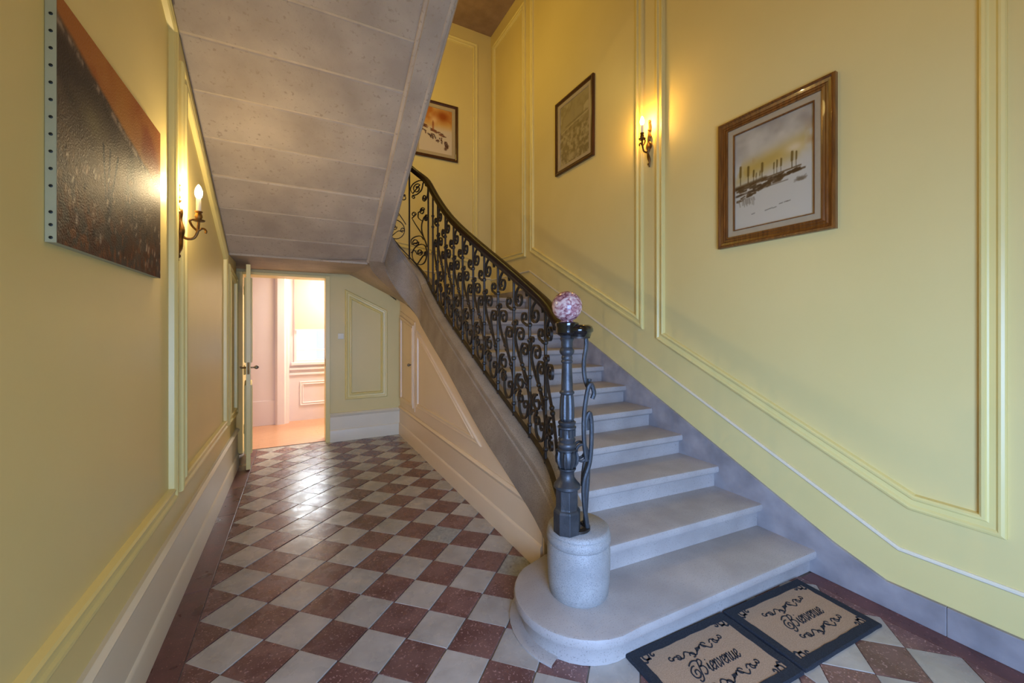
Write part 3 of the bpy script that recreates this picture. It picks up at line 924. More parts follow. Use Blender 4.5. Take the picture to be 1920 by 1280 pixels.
# ------------------------------------------------------------------ newel post with marble ball
NC = (1.142, 1.585, .462)
newel = thing('newel_post', 'grey cast iron newel post crowned with a pink marble ball', 'newel post', NC)
sq = 8; ro = PI / 8
mb = MB()
mb.lathe([(.066, 0), (.066, .10), (.062, .108), (.056, .114), (.054, .12), (.054, .205), (.058, .210)], NC, sq, ro)
mb.build('pedestal', 'iron_grey', newel, bevel=.002)
mb = MB()
mb.lathe([(.050, .205), (.064, .214), (.064, .226), (.054, .238), (.046, .248), (.036, .262), (.034, .285), (.040, .298), (.044, .302), (.044, .308)], NC, 24)
mb.build('pedestal_cap', 'iron_grey', newel, smooth=True)
mb = MB(); mb.lathe([(.030, .305), (.038, .318), (.045, .345), (.046, .365), (.040, .388), (.034, .392)], NC, 24)
for k in range(8):   # leaves on the bulb
    a = k * PI / 4
    pts = [(NC[0] + r * math.cos(a), NC[1] + r * math.sin(a), NC[2] + z) for r, z in ((.036, .312), (.047, .335), (.050, .36), (.047, .385), (.052, .392))]
    mb.tube(pts, .008, 6, lambda t: .5 + .8 * math.sin(PI * min(t + .15, 1)))
mb.build('leaf_bulb', 'iron_grey', newel, smooth=True)
mb = MB(); mb.lathe([(.042, .388), (.046, .392), (.046, .398), (.038, .404), (.044, .410), (.046, .418), (.044, .426), (.038, .432), (.040, .440), (.042, .446), (.038, .452), (.036, .458), (.036, .49), (.038, .495)], NC, 24)
for k in range(10):
    a = k * PI / 5
    mb.tube([(NC[0] + .037 * math.cos(a), NC[1] + .037 * math.sin(a), NC[2] + z) for z in (.458, .493)], .005, 5)
mb.build('collar', 'iron_grey', newel, smooth=True)
mb = MB(); mb.lathe([(.038, .494), (.045, .500), (.045, .506), (.036, .512), (.042, .520), (.043, .528), (.036, .534)], NC, 24)
mb.build('collar', 'iron_grey', newel, smooth=True)
# fluted lower shaft
rings = []
for z, r in ((.532, .030), (.545, .036), (.60, .036), (.645, .033), (.664, .029)):
    rings.append([(NC[0] + r * (1 - .10 * (k % 2)) * math.cos(2 * PI * k / 24), NC[1] + r * (1 - .10 * (k % 2)) * math.sin(2 * PI * k / 24), NC[2] + z) for k in range(24)])
MB().rings(rings).build('fluted_shaft', 'iron_grey', newel)
mb = MB(); mb.lathe([(.029, .660), (.036, .666), (.036, .673), (.029, .680), (.0285, .686), (.0285, .70), (.0245, .80), (.0235, .812), (.028, .816), (.028, .822), (.024, .828), (.027, .834), (.027, .84), (.024, .848), (.034, .860), (.036, .868), (.034, .878), (.026, .888), (.028, .896), (.028, .915), (.034, .928), (.030, .935), (.034, .942), (.040, .948)], NC, 24)
mb.build('shaft', 'iron_grey', newel, smooth=True, auto=50)
mb = MB(); mb.lathe([(.040, .945), (.050, .952), (.054, .962), (.054, .985), (.058, .992), (.058, 1.004), (.050, 1.010), (.0001, 1.010)], NC, 32)
mb.build('cap', 'black', newel, smooth=True, auto=50)
mb = MB(); mb.lathe([(.030, 1.008), (.031, 1.016), (.025, 1.022), (.025, 1.030), (.030, 1.036)], NC, 24); mb.sphere((NC[0], NC[1], NC[2] + 1.086), .0735, 40)
mb.build('ball', 'marble', newel, smooth=True)

# ------------------------------------------------------------------ passage door leaf, seen edge-on
d1 = struct(thing('door_1', 'narrow yellow door leaf standing open edge-on at the passage', 'door', (-.516, 5.45, 0)))
del d1['category']
Dn = Vector((-.456, 4.79, 0)); Df = Vector((-.518, 5.45, 0))
dv = (Df - Dn).normalized(); nv = Vector((dv.y, -dv.x, 0)); L = (Df - Dn).length
def D(a, b, z): q = Dn + dv * a + nv * b; return (q.x, q.y, z)
def dbox(a0, a1, b0, b1, z0, z1):
    mb = MB(); vs = [D(a, b, z) for z in (z0, z1) for b in (b0, b1) for a in (a0, a1)]
    return mb.add(vs, [(0, 2, 3, 1), (4, 5, 7, 6), (0, 1, 5, 4), (2, 6, 7, 3), (0, 4, 6, 2), (1, 3, 7, 5)])
dbox(0, L, -.019, .019, .012, 2.075).build('leaf', 'trim', d1, bevel=.002)
for z0, z1 in ((.15, .85), (1.08, 1.95)):
    for sgn in (1, -1):
        sweep2d(MB(), ccw([(.09, z0), (L - .09, z0), (L - .09, z1), (.09, z1)]), SPF, lambda a, b, h, s=sgn: D(a, s * (.019 + h), b), True).build('leaf_moulding', 'trim', d1)
hz = 1.032
mb = MB(); mb.tube([D(.07, .019, hz), D(.07, .05, hz)], .008, 10); mb.sphere(D(.07, .07, hz), .022, 16, .9)
mb.build('door_knob', 'steel', d1, smooth=True)
mb = MB(); mb.tube([D(.07, -.019, hz), D(.07, -.06, hz)], .008, 10); mb.tube([D(.065, -.06, hz), D(.16, -.065, hz)], .009, 10)
mb.build('door_handle', 'brass', d1, smooth=True)
dbox(-.001, .001, -.010, .010, .97, 1.09).build('lock_plate', 'brass', d1)
for z in (.28, .95, 1.86):
    mb = MB(); q = (-.556, 5.46); mb.lathe([(.009, -.05), (.009, .05), (.004, .06)], (q[0], q[1], z), 10)
    mb.box(-.556, -.53, 5.456, 5.464, z - .045, z + .045)
    mb.build('hinge', 'trim', d1, smooth=True)

# ------------------------------------------------------------------ pink passage beyond the door
fb = struct(MB().box(-1.4, 2.0, 5.60, 7.3, -.08, -.004).build('floor_passage', 'grout'))
xk = -1.4; 
yk = 5.605
while yk < 7.2:
    xk = -1.4 - rt.random() * .6
    while xk < 2.0:
        x2 = xk + rt.uniform(.7, 1.0)
        MB().box(max(xk, -1.4) + .0006, min(x2, 2.0) - .0006, yk + .0006, yk + .0874, -.02, 0).build('plank', 'parquet', fb, origin=((xk + x2) / 2, yk + .044, 0)) if x2 > -1.39 else None
        xk = x2
    yk += .088
pk = struct(MB().box(-1.6, -.30, 6.88, 7.2, 0, 2.5).build('wall_passage_far', 'pink'))
MB().box(-1.6, -.31, 6.868, 6.88, 0, .36).build('skirting_board', 'pink', pk, bevel=.003)
# casing between wall and window bay
MB().rings([[(x, y, z) for x, y in ((-.32, 6.90), (-.32, 6.85), (-.29, 6.83), (-.20, 6.83), (-.185, 6.86), (-.15, 6.87), (-.14, 6.93), (-.14, 7.0))] for z in (0, 2.5)]).build('door_casing', 'pink_trim', pk, smooth=True, auto=25)
struct(MB().box(-1.6, -1.4, 5.6, 7.3, 0, 2.5).build('wall_passage_left', 'pink'))
struct(MB().box(2.0, 2.2, 5.795, 7.3, 0, 2.5).build('wall_passage_right', 'pink'))
struct(MB().box(-1.6, 2.2, 5.795, 7.3, 2.5, 2.6).build('ceiling_passage', 'pink_trim'))
struct(MB().box(-1.6, -.68, 5.6, 5.79, 0, 2.5).build('wall_passage_near', 'pink'))
WX0, WX1, WZ0, WZ1 = -.075, .95, .90, 2.30
ww = struct(MB().box(-.30, WX0, 7.0, 7.2, 0, 2.5).box(WX1, 2.2, 7.0, 7.2, 0, 2.5).box(WX0, WX1, 7.0, 7.2, 0, WZ0).box(WX0, WX1, 7.0, 7.2, WZ1, 2.5).build('wall_passage_window', 'pink'))
sweep2d(MB(), ccw([(.0, .23), (.9, .23), (.9, .60), (.0, .60)]), [(w * .6, h * .6) for w, h in FRAME], lambda a, b, h: (a, 7.0 - h, b), True).build('panel_moulding', 'pink_trim', ww)
for z, d in ((.80, .03), (.72, .018)):
    MB().box(-.14, 1.3, 7.0 - d, 7.0, z - .018, z + .018).build('dado_rail', 'pink_trim', ww, bevel=.005)
win = struct(MB().rings([[(a, 7.02, b) for a, b in ((WX0, WZ0), (WX1, WZ0), (WX1, WZ1), (WX0, WZ1))], [(a, 6.985, b) for a, b in ((WX0, WZ0), (WX1, WZ0), (WX1, WZ1), (WX0, WZ1))],
                         [(a, 6.985, b) for a, b in ((WX0 + .035, WZ0 + .035), (WX1 - .035, WZ0 + .035), (WX1 - .035, WZ1 - .035), (WX0 + .035, WZ1 - .035))], [(a, 7.02, b) for a, b in ((WX0 + .035, WZ0 + .035), (WX1 - .035, WZ0 + .035), (WX1 - .035, WZ1 - .035), (WX0 + .035, WZ1 - .035))]], True, False, loop=True).build('window_1', 'pink_trim'))
MB().box(.43, .47, 7.0, 7.04, WZ0 + .035, WZ1 - .035).build('mullion', 'pink_trim', win)
for x0, x1 in ((WX0 + .035, .43), (.47, WX1 - .035)):
    MB().box(x0, x1, 7.0, 7.03, 1.075, 1.095).build('glazing_bar', 'pink_trim', win)
    MB().box(x0, x1, 7.012, 7.016, WZ0 + .035, WZ1 - .035).build('window_pane', 'glass', win)
MB().box(WX0 - .04, WX1 + .04, 6.955, 7.0, WZ0 - .045, WZ0).build('window_sill', 'pink_trim', win, bevel=.006)
bl = thing('roller_blind', 'cream roller blind half drawn over the passage window', 'blind', (.44, 6.96, 2.25))
MB().box(WX0 + .01, WX1 - .01, 6.962, 6.964, 1.40, 2.28).build('blind_cloth', 'blind', bl)
MB().box(WX0 + .01, WX1 - .01, 6.955, 6.970, 1.385, 1.405).build('bottom_bar', 'pink_trim', bl, bevel=.003)
MB().tube([(WX0, 6.963, 2.28), (WX1, 6.963, 2.28)], .02, 12).build('roller', 'pink_trim', bl, smooth=True)

# ------------------------------------------------------------------ wall switch
sw = thing('light_switch', 'small square white light switch on the end wall beside the passage opening', 'switch', (.46, 5.5, 1.328))
MB().box(.425, .495, 5.488, 5.5, 1.293, 1.363).build('switch_plate', 'plastic', sw, bevel=.003)
MB().box(.447, .473, 5.482, 5.489, 1.312, 1.344).build('switch_rocker', 'plastic', sw, bevel=.002)

# ------------------------------------------------------------------ wall sconces
def sconce(x, y, z, sx, label, mat):
    """x,y,z: wall point behind the lamp bulb's height; sx: direction out of the wall"""
    t = thing('wall_sconce', label, 'sconce', (x, y, z), 'brass wall sconces')
    def Q(o, yy, zz): return (x + sx * o, y + yy, z + zz)
    mb = MB()
    pts = [(.012, .004, .02), (.016, -.006, -.02), (.012, .006, -.06), (.018, -.004, -.10), (.016, .004, -.14), (.022, 0, -.18), (.026, -.006, -.215), (.022, .006, -.25), (.018, .002, -.29), (.012, -.004, -.33), (.008, .006, -.365)]
    mb.tube([Q(*p) for p in catmull(pts, 4)], .011, 8, lambda u: .55 + .75 * math.sin(PI * min(max(u, .05), .95)) + .25 * math.sin(u * 25))
    mb.sphere(Q(.014, 0, .028), .012, 10); mb.sphere(Q(.012, 0, -.045), .015, 10); mb.sphere(Q(.014, -.01, -.11), .014, 10); mb.sphere(Q(.010, .008, -.34), .012, 10)
    mb.tube([Q(.016 + 0.0 * a, .026 * math.cos(a), -.185 + .03 * math.sin(a)) for a in np.linspace(0, 2 * PI, 18)], .007, 6)
    mb.build('backplate', 'brass', t, smooth=True)
    mb = MB()
    mb.tube([Q(*p) for p in catmull([(.02, 0, -.225), (.045, .004, -.245), (.075, .004, -.24), (.092, 0, -.21), (.097, 0, -.17), (.098, 0, -.145)], 6)], .007, 8)
    mb.tube([Q(*p) for p in catmull([(.09, 0, -.205), (.115, 0, -.185), (.13, 0, -.195), (.128, 0, -.21)], 5)], .006, 6)
    mb.tube([Q(*p) for p in catmull([(.092, 0, -.20), (.07, .002, -.175), (.06, .002, -.15), (.068, .002, -.14)], 5)], .006, 6)
    mb.build('arm', 'brass', t, smooth=True)
    c = Q(.098, 0, 0)
    mb = MB(); mb.lathe([(.006, -.150), (.026, -.147), (.030, -.141), (.026, -.140), (.010, -.142)], c, 18); mb.build('drip_pan', 'brass', t, smooth=True)
    mb = MB(); mb.lathe([(.008, -.142), (.014, -.134), (.018, -.122), (.015, -.108), (.012, -.104), (.018, -.098), (.018, -.094), (.011, -.093)], c, 18); mb.build('candle_cup', 'brass', t, smooth=True)
    mb = MB(); mb.lathe([(.0115, -.094), (.0115, -.026), (.009, -.024)], c, 16); mb.build('candle', 'candle', t, smooth=True)
    mb = MB(); mb.lathe([(.007, -.026), (.0145, -.012), (.0175, .004), (.0155, .020), (.009, .038), (.003, .048), (.0005, .05)], c, 16)
    mb.build('bulb', mat, t, smooth=True)
    return t


sconce(2.69, 2.505, 3.20, -1, 'small brass candle sconce glowing warm on the stair wall, between two pictures', 'bulb_warm')
sconce(-.58, 2.70, 2.165, 1, 'brass candle sconce with a bright white bulb on the left wall, past the unframed canvas', 'bulb_cool')

# ------------------------------------------------------------------ painted pictures
rng = np.random.default_rng(5)


def smooth_noise(nx, ny, cells, seed=0):
    r = np.random.default_rng(seed); out = np.zeros((ny, nx)); amp = 1; tot = 0
    for o in range(4):
        cx, cy = max(2, int(cells[0] * 2**o)), max(2, int(cells[1] * 2**o))
        g = r.random((cy + 2, cx + 2))
        X = np.linspace(0, cx, nx); Y = np.linspace(0, cy, ny)
        xi = X.astype(int); yi = Y.astype(int); fx = X - xi; fy = Y - yi
        fx = fx * fx * (3 - 2 * fx); fy = fy * fy * (3 - 2 * fy)
        A = g[np.ix_(yi, xi)]; B = g[np.ix_(yi, xi + 1)]; C = g[np.ix_(yi + 1, xi)]; Dd = g[np.ix_(yi + 1, xi + 1)]
        out += amp * ((A * (1 - fx) + B * fx) * (1 - fy)[:, None] + (C * (1 - fx) + Dd * fx) * fy[:, None]); tot += amp; amp *= .55
    return out / tot


def blend(img, mask, c):
    m = np.clip(mask, 0, 1)[..., None]; img[:] = img * (1 - m) + np.array(c, float) * m


def stroke(img, u0, v0, u1, v1, w, c, a=1.0):
    ny, nx, _ = img.shape; uu, vv = np.meshgrid(np.linspace(0, 1, nx), np.linspace(0, 1, ny))
    asp = nx / ny
    px, py = (uu - u0) * asp, vv - v0; dx, dy = (u1 - u0) * asp, v1 - v0; l2 = dx * dx + dy * dy + 1e-9
    t = np.clip((px * dx + py * dy) / l2, 0, 1); d = np.hypot(px - t * dx, py - t * dy)
    blend(img, a * np.clip(1.4 - d / w, 0, 1), c)


def art_obj(img, fn, name, mat, parent):
    """img rows run from bottom to top; fn(u,v)->3D"""
    ny, nx, _ = img.shape
    vs = [fn(i / (nx - 1), j / (ny - 1)) for j in range(ny) for i in range(nx)]
    fs = [(j * nx + i, j * nx + i + 1, (j + 1) * nx + i + 1, (j + 1) * nx + i) for j in range(ny - 1) for i in range(nx - 1)]
    me = bpy.data.meshes.new(name); me.from_pydata(vs, [], fs)
    ca = me.color_attributes.new('paint', 'FLOAT_COLOR', 'POINT')
    lin = np.where(img / 255 <= .04045, img / 255 / 12.92, ((img / 255 + .055) / 1.055) ** 2.4)
    buf = np.ones((nx * ny, 4), np.float32); buf[:, :3] = lin.reshape(-1, 3)
    ca.data.foreach_set('color', buf.ravel())
    me.materials.append(M[mat])
    o = bpy.data.objects.new(name, me); COL.objects.link(o)
    if parent is not None: setpar(o, parent)
    return o


def uvg(img):
    ny, nx, _ = img.shape; return np.meshgrid(np.linspace(0, 1, nx), np.linspace(0, 1, ny))


# watercolour of poplars
A3 = np.ones((190, 140, 3)) * np.array([192, 184, 160.])
u, v = uvg(A3); n = smooth_noise(140, 190, (2, 3), 3); n2 = smooth_noise(140, 190, (4, 3), 9)
blend(A3, np.clip((v - .62) * 4, 0, 1) * np.clip((n - .38) * 3, 0, .75), (140, 128, 112))
band = np.exp(-((v - .60 - .12 * (u - .3)) / .10) ** 2)
blend(A3, band * np.clip((n2 - .36) * 4, 0, .85), (184, 150, 62))
blend(A3, np.exp(-((v - .73) / .09) ** 2) * np.clip((n - .5) * 5, 0, .8) * (u > .25), (170, 116, 44))
blend(A3, np.exp(-((u - .78) / .12) ** 2 - ((v - .66) / .05) ** 2) * .7, (222, 208, 176))
hill = .395 + .02 * np.sin(u * 9)
for k in range(90):
    uu = rng.random() * .8 + .02; vv = .45 - .10 * (1 - uu) ** 1.2 * rng.random() * 1.5 + .03 * uu - .02
    l = .03 + .06 * rng.random()
    stroke(A3, uu, vv, min(uu + l, .97), vv + .012 * rng.random(), .005 + .008 * rng.random(), (74, 50, 22), .8)
stroke(A3, .0, .43, .42, .455, .022, (78, 52, 20), .85); stroke(A3, .4, .455, .85, .475, .008, (84, 58, 26), .8)
stroke(A3, .02, .35, .3, .37, .012, (70, 50, 30), .6); stroke(A3, .3, .36, .7, .375, .006, (90, 74, 52), .6)
for k in range(18):
    uu = rng.random() * .26 + .02; stroke(A3, uu, .30, uu + .02 * rng.random(), .22 + .06 * rng.random(), .006, (122, 108, 84), .5)
for uu, b, t, w in ((.08, .46, .655, .013), (.19, .46, .63, .013), (.265, .46, .575, .010), (.30, .46, .54, .006), (.35, .46, .55, .006), (.38, .46, .62, .012), (.53, .47, .585, .007), (.57, .47, .60, .007), (.62, .47, .60, .009), (.75, .475, .63, .012), (.80, .48, .62, .008)):
    stroke(A3, uu, b, uu, t, w * .35, (82, 58, 20), .95); stroke(A3, uu, b + (t - b) * .45, uu + .004, t - .01, w, (104, 78, 24), .8)
for k in range(20): stroke(A3, .78 + .12 * rng.random(), .335 + .03 * rng.random(), .8 + .12 * rng.random(), .335 + .04 * rng.random(), .008, (110, 96, 74), .4)
for uu, vv in ((.24, .13), (.42, .135), (.47, .14), (.52, .14), (.60, .165), (.66, .17), (.69, .17)):
    stroke(A3, uu, vv, uu + .04, vv + .004, .005, (96, 88, 74), .7)
# grey landscape etching
A2 = np.ones((130, 100, 3)) * np.array([150, 138, 108.])
u, v = uvg(A2); n = smooth_noise(100, 130, (3, 4), 21); n2 = smooth_noise(100, 130, (14, 18), 22)
blend(A2, np.clip((n - .42) * 3, 0, .7) * (v > .5), (104, 92, 66)); blend(A2, np.clip((n - .55) * 5, 0, .7) * (v > .55), (196, 184, 152))
blend(A2, np.clip((.62 + .1 * (u - .3) - v) * 6, 0, .35), (120, 106, 84)); blend(A2, np.clip((n2 - .5) * 5, 0, .55) * (v < .6), (84, 72, 52)); blend(A2, np.clip((.46 - n2) * 6, 0, .5) * (v < .5), (188, 174, 146))
stroke(A2, .05, .55, .45, .60, .006, (196, 186, 160), .8); stroke(A2, .45, .60, .95, .64, .006, (196, 186, 160), .7); stroke(A2, .2, .62, .95, .665, .012, (98, 86, 66), .7)
# orange townscape
A1 = np.ones((130, 105, 3)) * np.array([206, 190, 168.])
u, v = uvg(A1); n = smooth_noise(105, 130, (3, 3), 41)
blend(A1, np.clip((v - .5) * 6, 0, 1) * .9, (206, 160, 84)); blend(A1, np.exp(-((u - .72) / .22) ** 2 - ((v - .84) / .13) ** 2) * 1.1, (152, 74, 24)); blend(A1, np.clip((v - .55) * 5, 0, 1) * np.clip((n - .48) * 4, 0, .8), (176, 96, 34))
blend(A1, np.exp(-((u - .45) / .12) ** 2 - ((v - .72) / .10) ** 2) * .8, (224, 190, 142)); blend(A1, np.exp(-((u - .1) / .1) ** 2 - ((v - .72) / .12) ** 2) * .7, (218, 188, 130))
for k in range(46):
    uu = rng.random() * .75; vv = .56 - .25 * uu + rng.random() * .06; stroke(A1, uu, vv, uu + .07, vv - .02 * rng.random(), .010, [(96, 52, 38), (126, 78, 58), (76, 44, 40)][k % 3], .8)
stroke(A1, .42, .50, .42, .66, .022, (150, 84, 56), .8); stroke(A1, .42, .6, .42, .70, .008, (130, 70, 46), .8)
for k in range(40):
    uu = rng.random() * .86; vv = .42 - .28 * uu + rng.random() * .12
    stroke(A1, uu, vv, uu + .03 * rng.random(), vv - .04 * rng.random(), .014, [(60, 34, 36), (74, 46, 40), (52, 34, 40)][k % 3], .85)
stroke(A1, .80, .12, .86, .2, .035, (70, 42, 36), .8)
# dark oil landscape on the unframed canvas
A4 = np.ones((150, 190, 3)) * np.array([88, 72, 58.])
u, v = uvg(A4); n = smooth_noise(190, 150, (5, 4), 61); n2 = smooth_noise(190, 150, (22, 18), 62); n3 = smooth_noise(190, 150, (40, 16), 63)
blend(A4, np.clip((n - .4) * 3, 0, .8), (58, 48, 44)); blend(A4, np.clip((n2 - .5) * 4, 0, .6) * (v < .5), (96, 76, 56))
ridge = .90 - .28 * np.clip(u * 1.15, 0, 1) ** 1.0 + .02 * (n2 - .5)
blend(A4, np.clip((v - ridge) * 30, 0, 1), (168, 104, 50)); blend(A4, np.clip((v - ridge) * 30, 0, 1) * np.clip((n - .45) * 4, 0, .8), (140, 66, 30)); blend(A4, np.clip((v - ridge) * 30, 0, 1) * np.exp(-((u - .5) / .2) ** 2) * .7, (186, 128, 52))
blend(A4, np.exp(-((v - ridge + .01) / .016) ** 2) * np.clip((n3 - .4) * 4, 0, .8), (170, 146, 122))
blend(A4, np.clip((u - .6) * 4, 0, .8) * np.exp(-((v - .5) / .2) ** 2), (92, 74, 52)); blend(A4, np.exp(-((u - .24) / .10) ** 2 - ((v - .62) / .08) ** 2) * .9, (112, 98, 68))
for du in (-.02, .0, .025): stroke(A4, .36 + du, .30, .38 + du * 3, .56, .010, (38, 32, 36), .9)
stroke(A4, .36, .22, .38, .34, .03, (40, 36, 42), .8)
blend(A4, np.clip((.28 - v) * 6, 0, 1) * np.clip((n2 - .44) * 5, 0, .8), (70, 36, 22)); blend(A4, np.clip((.3 - v) * 5, 0, 1) * np.clip((.42 - n3) * 6, 0, .7), (126, 72, 38))
for k in range(110):
    uu = rng.random(); vv = .04 + .36 * rng.random(); stroke(A4, uu, vv, uu + .01 * rng.random(), vv + .03 * rng.random(), .005 + .008 * rng.random(), [(168, 150, 130), (120, 96, 72), (44, 28, 22), (146, 118, 96)][k % 4], .75)


def framed(label, fn, w, h, fw, img, steps, mount_w, mat_f, t_loc, gilt=True):
    """fn(a,b,h): a along, b up (0..w,0..h), h out of the wall"""
    t = thing('framed_picture', label, 'picture', t_loc, 'framed pictures on the stair walls')
    sweep2d(MB(), [(0, 0), (w, 0), (w, h), (0, h)], steps, fn, True).build('frame', mat_f, t, smooth=True, auto=25)
    if gilt:
        for o, hh in ((.010, .034), (fw - .012, .026)):
            sweep2d(MB(), [(o, o), (w - o, o), (w - o, h - o), (o, h - o)], [(0, hh - .012), (.001, hh), (.005, hh), (.006, hh - .012)], fn, True).build('gilt_line', 'gold', t)
    m = mount_w
    sweep2d(MB(), [(fw - .006, fw - .006), (w - fw + .006, fw - .006), (w - fw + .006, h - fw + .006), (fw - .006, h - fw + .006)], [(0, .004), (0, .016), (m - .004, .013), (m, .006), (m, .004)], fn, True).build('mount', 'mount', t)
    if gilt:
        g0 = fw + m - .014
        sweep2d(MB(), [(g0, g0), (w - g0, g0), (w - g0, h - g0), (g0, h - g0)], [(0, .010), (.001, .019), (.006, .019), (.008, .008)], fn, True).build('gilt_line', 'gold_wood', t)
    i = fw + m - .008
    art_obj(img, lambda a, b: fn(i + a * (w - 2 * i), i + b * (h - 2 * i), .0065), 'artwork', 'art', t)
    MB().add([fn(.004, .004, 0), fn(w - .004, .004, 0), fn(w - .004, h - .004, 0), fn(.004, h - .004, 0), fn(.004, .004, .004), fn(w - .004, .004, .004), fn(w - .004, h - .004, .004), fn(.004, h - .004, .004)],
             [(0, 1, 2, 3), (4, 5, 6, 7), (0, 1, 5, 4), (1, 2, 6, 5), (2, 3, 7, 6), (3, 0, 4, 7)]).build('backing', 'mount', t)
    return t


P3 = [(0, 0), (0, .026), (.006, .036), (.014, .036), (.020, .028), (.036, .022), (.044, .026), (.052, .022), (.062, .028), (.070, .024), (.072, 0)]
P1 = [(0, 0), (0, .024), (.006, .030), (.018, .030), (.026, .022), (.034, .018), (.042, .020), (.046, .012), (.046, 0)]
fnr = lambda y1, z0: (lambda a, b, h: (2.689 - h, y1 - a, z0 + b))
framed('large gilt-brown framed watercolour of bare poplars, nearest the entrance on the right wall', fnr(1.85, 2.005), .715, .885, .072, A3, P3, .05, 'gold_wood', (2.69, 1.49, 2.005))
p2 = framed('dark brown framed grey landscape on the right wall, higher up beyond the warm sconce', fnr(3.935, 3.217), .69, .847, .046, A2, P1, .045, 'dark_wood', (2.69, 3.6, 3.217), False)
f2 = fnr(3.935, 3.217)
MB().add([f2(a, b, h) for h in (.011, .013) for a, b in ((.044, .044), (.646, .044), (.646, .803), (.044, .803))], [(3, 2, 1, 0), (4, 5, 6, 7), (0, 1, 5, 4), (1, 2, 6, 5), (2, 3, 7, 6), (3, 0, 4, 7)]).build('glass_pane', 'glass', p2)
framed('brown framed orange townscape on the back wall, half hidden by the overhead flight', lambda a, b, h: (1.44 + a, 5.789 - h, 3.945 + b), .69, .845, .05, A1, P1, .05, 'dark_wood', (1.78, 5.79, 3.945), False)

# unframed canvas on the left wall
cv = thing('canvas_painting', 'unframed dark oil painting under an orange sky on the left wall', 'painting', (-.58, 1.9, 1.665))
Y0c, Y1c, Z0c, Z1c, XT = 1.471, 2.345, 1.668, 2.322, -.557
MB().box(-.579, XT - .0005, Y0c, Y1c, Z0c, Z1c).build('stretcher', 'canvas_side', cv)
art_obj(A4, lambda a, b: (XT, Y0c + a * (Y1c - Y0c), Z0c + b * (Z1c - Z0c)), 'painted_canvas', 'oil', cv)
for k in range(15):
    z = Z0c + .012 + k * .0445 if k > 2 else Z0c + .012 + k * .033
    mb = MB()
    mb.rings([[(-.568 + r * math.cos(q), Y0c - d, z + r * math.sin(q)) for q in np.linspace(0, 2 * PI, 8, endpoint=False)] for r, d in ((.0042, 0), (.0042, .001), (.002, .002))])
    mb.build('tack', 'tack', cv)

# ------------------------------------------------------------------ doormats
GL = {
 'B': ([[(.1, 1.25), (-.35, 1.2), (-.75, .75), (-.6, .15), (-.1, .0), (.25, .35), (.1, .8), (-.25, .7), (-.3, .35)], [(-.55, 1.45), (.0, 1.75), (.45, 1.75), (.75, 1.55), (.65, 1.1), (.45, .4), (.2, -.3), (-.2, -.45), (-.35, -.2)], [(.75, 1.6), (1.1, 1.7), (1.3, 1.35), (.95, 1.0), (.7, .95), (1.15, .85), (1.3, .4), (1.0, .0), (.65, .1)]], 1.5),
 'i': ([[(0, .3), (.16, .95), (.16, .2), (.32, 0), (.5, .3)], [(.2, 1.3), (.24, 1.38)]], .48),
 'e': ([[(0, .35), (.4, .6), (.34, .98), (.06, .75), (.06, .22), (.3, 0), (.56, .3)]], .55),
 'n': ([[(0, .6), (.1, .98), (.12, .0)], [(.12, .5), (.36, .98), (.5, .75), (.46, .15), (.6, 0), (.76, .3)]], .75),
 'v': ([[(0, .8), (.1, .95), (.26, 0), (.5, .9), (.7, .8)]], .68),
 'u': ([[(0, .6), (.1, .98), (.06, .25), (.22, 0), (.44, .3), (.5, .95), (.5, .2), (.62, 0), (.78, .3)]], .76)}


def flourish(w):
    """wavy leaf scroll, 0..w long"""
    out = []
    def wave(x0, x1, dz, n=10, amp=.016): return [(x0 + (x1 - x0) * t, dz * t + amp * math.sin(t * PI * 2)) for t in np.linspace(0, 1, n)]
    c = w / 2
    for sg in (-1, 1):
        out.append([(c + sg * x, z * 1.0 * sg) for x, z in wave(.01, .085, .0)])
        out.append([(c + sg * (.045 + .012 * math.cos(t)), sg * .010 + .012 * math.sin(t)) for t in np.linspace(0, 5.2, 12)])
        out.append([(c + sg * x, z * sg + .006) for x, z in wave(.08, .145, .006, 8, .012)])
        out.append([(c + sg * (.112 + .010 * math.cos(t)), .004 + .011 * math.sin(t)) for t in np.linspace(1, 6.2, 12)])
        out.append([(c + sg * (.150 + .009 * math.cos(t)), .012 + .009 * math.sin(t)) for t in np.linspace(3, 8.5, 12)])
    for k in range(5): out.append([(c - .012 + .006 * k, -.008 + .003 * k), (c - .006 + .006 * k, .012)])
    return out


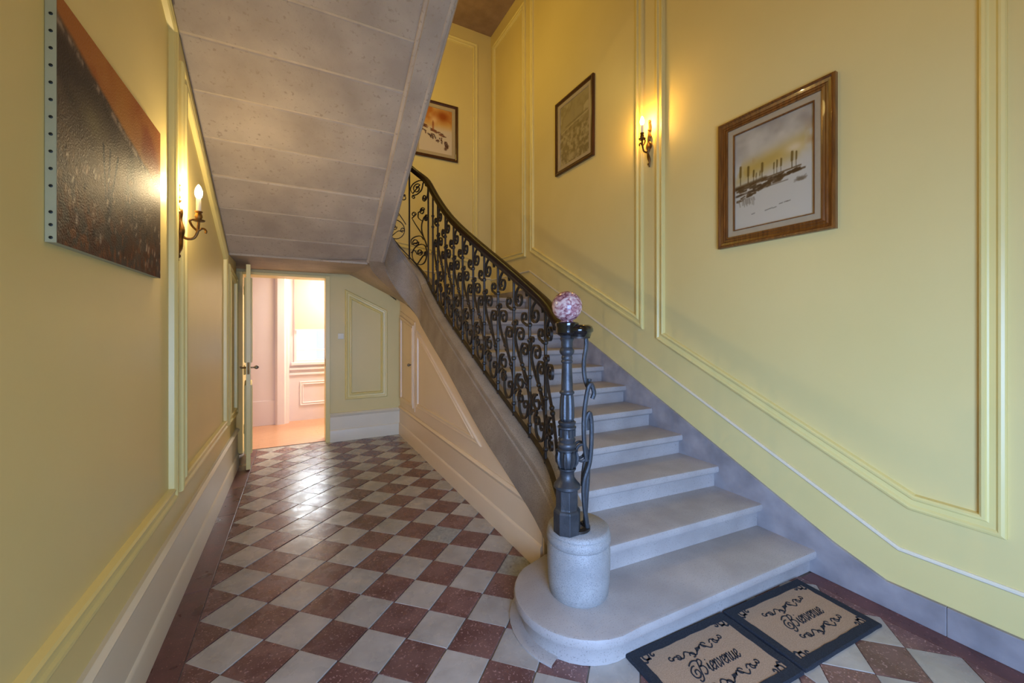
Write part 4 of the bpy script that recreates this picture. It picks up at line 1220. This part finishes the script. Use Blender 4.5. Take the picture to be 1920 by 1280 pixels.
def doormat(tl, ang, label):
    w, d = .615, .385
    cx, cy = tl[0], tl[1]
    ca, sa = math.cos(ang), math.sin(ang)
    t = thing('doormat', label, 'doormat', (tl[0] + ca * w / 2 + sa * d / 2, tl[1] + sa * w / 2 - ca * d / 2, 0), 'doormats at the foot of the stair')
    T0 = .013
    def Q(a, b, z): return (cx + ca * a - sa * b, cy + sa * a + ca * b, z)      # b runs 0 .. -d towards the entrance
    bw = .043
    rr = random.Random(int(abs(tl[0]) * 100))
    # pile
    mb = MB(); mb.rings([[Q(a, b, z) for a, b in ((bw - .004, -bw + .004), (w - bw + .004, -bw + .004), (w - bw + .004, -d + bw - .004), (bw - .004, -d + bw - .004))] for z in (.001, T0)])
    mb.build('coir_pile', 'coir', t)
    # border with slightly ragged edges
    def loop(o, j):
        pts = []
        cor = [(o, -o), (w - o, -o), (w - o, -d + o), (o, -d + o)]
        for k in range(4):
            p, q = cor[k], cor[(k + 1) % 4]
            for m in range(12):
                f = m / 12; pts.append((p[0] + (q[0] - p[0]) * f + rr.uniform(-j, j), p[1] + (q[1] - p[1]) * f + rr.uniform(-j, j)))
        return pts
    o1, i1 = loop(0, .0012), loop(bw, .0025)
    mb = MB(); mb.rings([[Q(a, b, .0) for a, b in o1], [Q(a, b, T0 * .8) for a, b in o1], [Q(a, b, T0 + .002) for a, b in loop(.004, .001)], [Q(a, b, T0 + .002) for a, b in i1], [Q(a, b, .0) for a, b in i1]], True, False, True)
    mb.build('border', 'coir_black', t)

    def line(mb, pts, wd, z=T0 + .0012):
        pts = catmull(pts, 4) if len(pts) > 2 else pts
        rings = []
        for i, p in enumerate(pts):
            a = np.array(pts[max(i - 1, 0)]); b = np.array(pts[min(i + 1, len(pts) - 1)]); tt = b - a; tt = tt / (np.linalg.norm(tt) + 1e-9); nn = np.array([-tt[1], tt[0]])
            x, y_ = np.array(p) + nn * wd, np.array(p) - nn * wd
            rings.append([Q(x[0], x[1], T0 - .001), Q(x[0], x[1], z), Q(y_[0], y_[1], z), Q(y_[0], y_[1], T0 - .001)])
        mb.rings(rings)
    mb = MB(); sc = .040; x = .205; base = -.222
    for ch in 'Bienvenue':
        st, adv = GL[ch]
        k = 1.0 if ch == 'B' else 1.0
        for s in st:
            line(mb, [(x + (a * .95 + b * .28) * sc, base + b * sc) for a, b in s], .0030 if ch == 'B' else .0026)
        x += adv * sc * .93 + (.006 if ch == 'B' else 0)
    mb.build('lettering', 'coir_black', t)
    for bz, x0 in ((-.118, .130), (-.280, .155)):
        mb = MB()
        for s in flourish(.36): line(mb, [(x0 + a, bz + b) for a, b in s], .0028)
        mb.build('flourish', 'coir_black', t)
    for (qx, qy, sx, sy) in ((bw, -bw, 1, -1), (w - bw, -bw, -1, -1), (w - bw, -d + bw, -1, 1), (bw, -d + bw, 1, 1)):
        mb = MB()
        line(mb, [(qx + sx * (.026 + .016 * math.cos(tq) * (1 - .05 * tq)), qy + sy * (.006 + .018 * math.sin(tq) * (1 - .05 * tq))) for tq in np.linspace(-1, 5.6, 14)], .0040)
        line(mb, [(qx + sx * a, qy + sy * b) for a, b in ((.0, .028), (.014, .034), (.024, .022), (.044, .024))], .0040)
        line(mb, [(qx + sx * (.062 + .008 * math.cos(tq)), qy + sy * (.008 + .009 * math.sin(tq))) for tq in np.linspace(0, 5, 9)], .0035)
        mb.build('corner_scroll', 'coir_black', t)
    return t


doormat((1.262, 1.318), math.radians(-3.0), 'tan and black Bienvenue doormat on the left, nearer the round newel plinth')
doormat((1.891, 1.286), math.radians(-3.0), 'tan and black Bienvenue doormat on the right, up against the wall skirting')
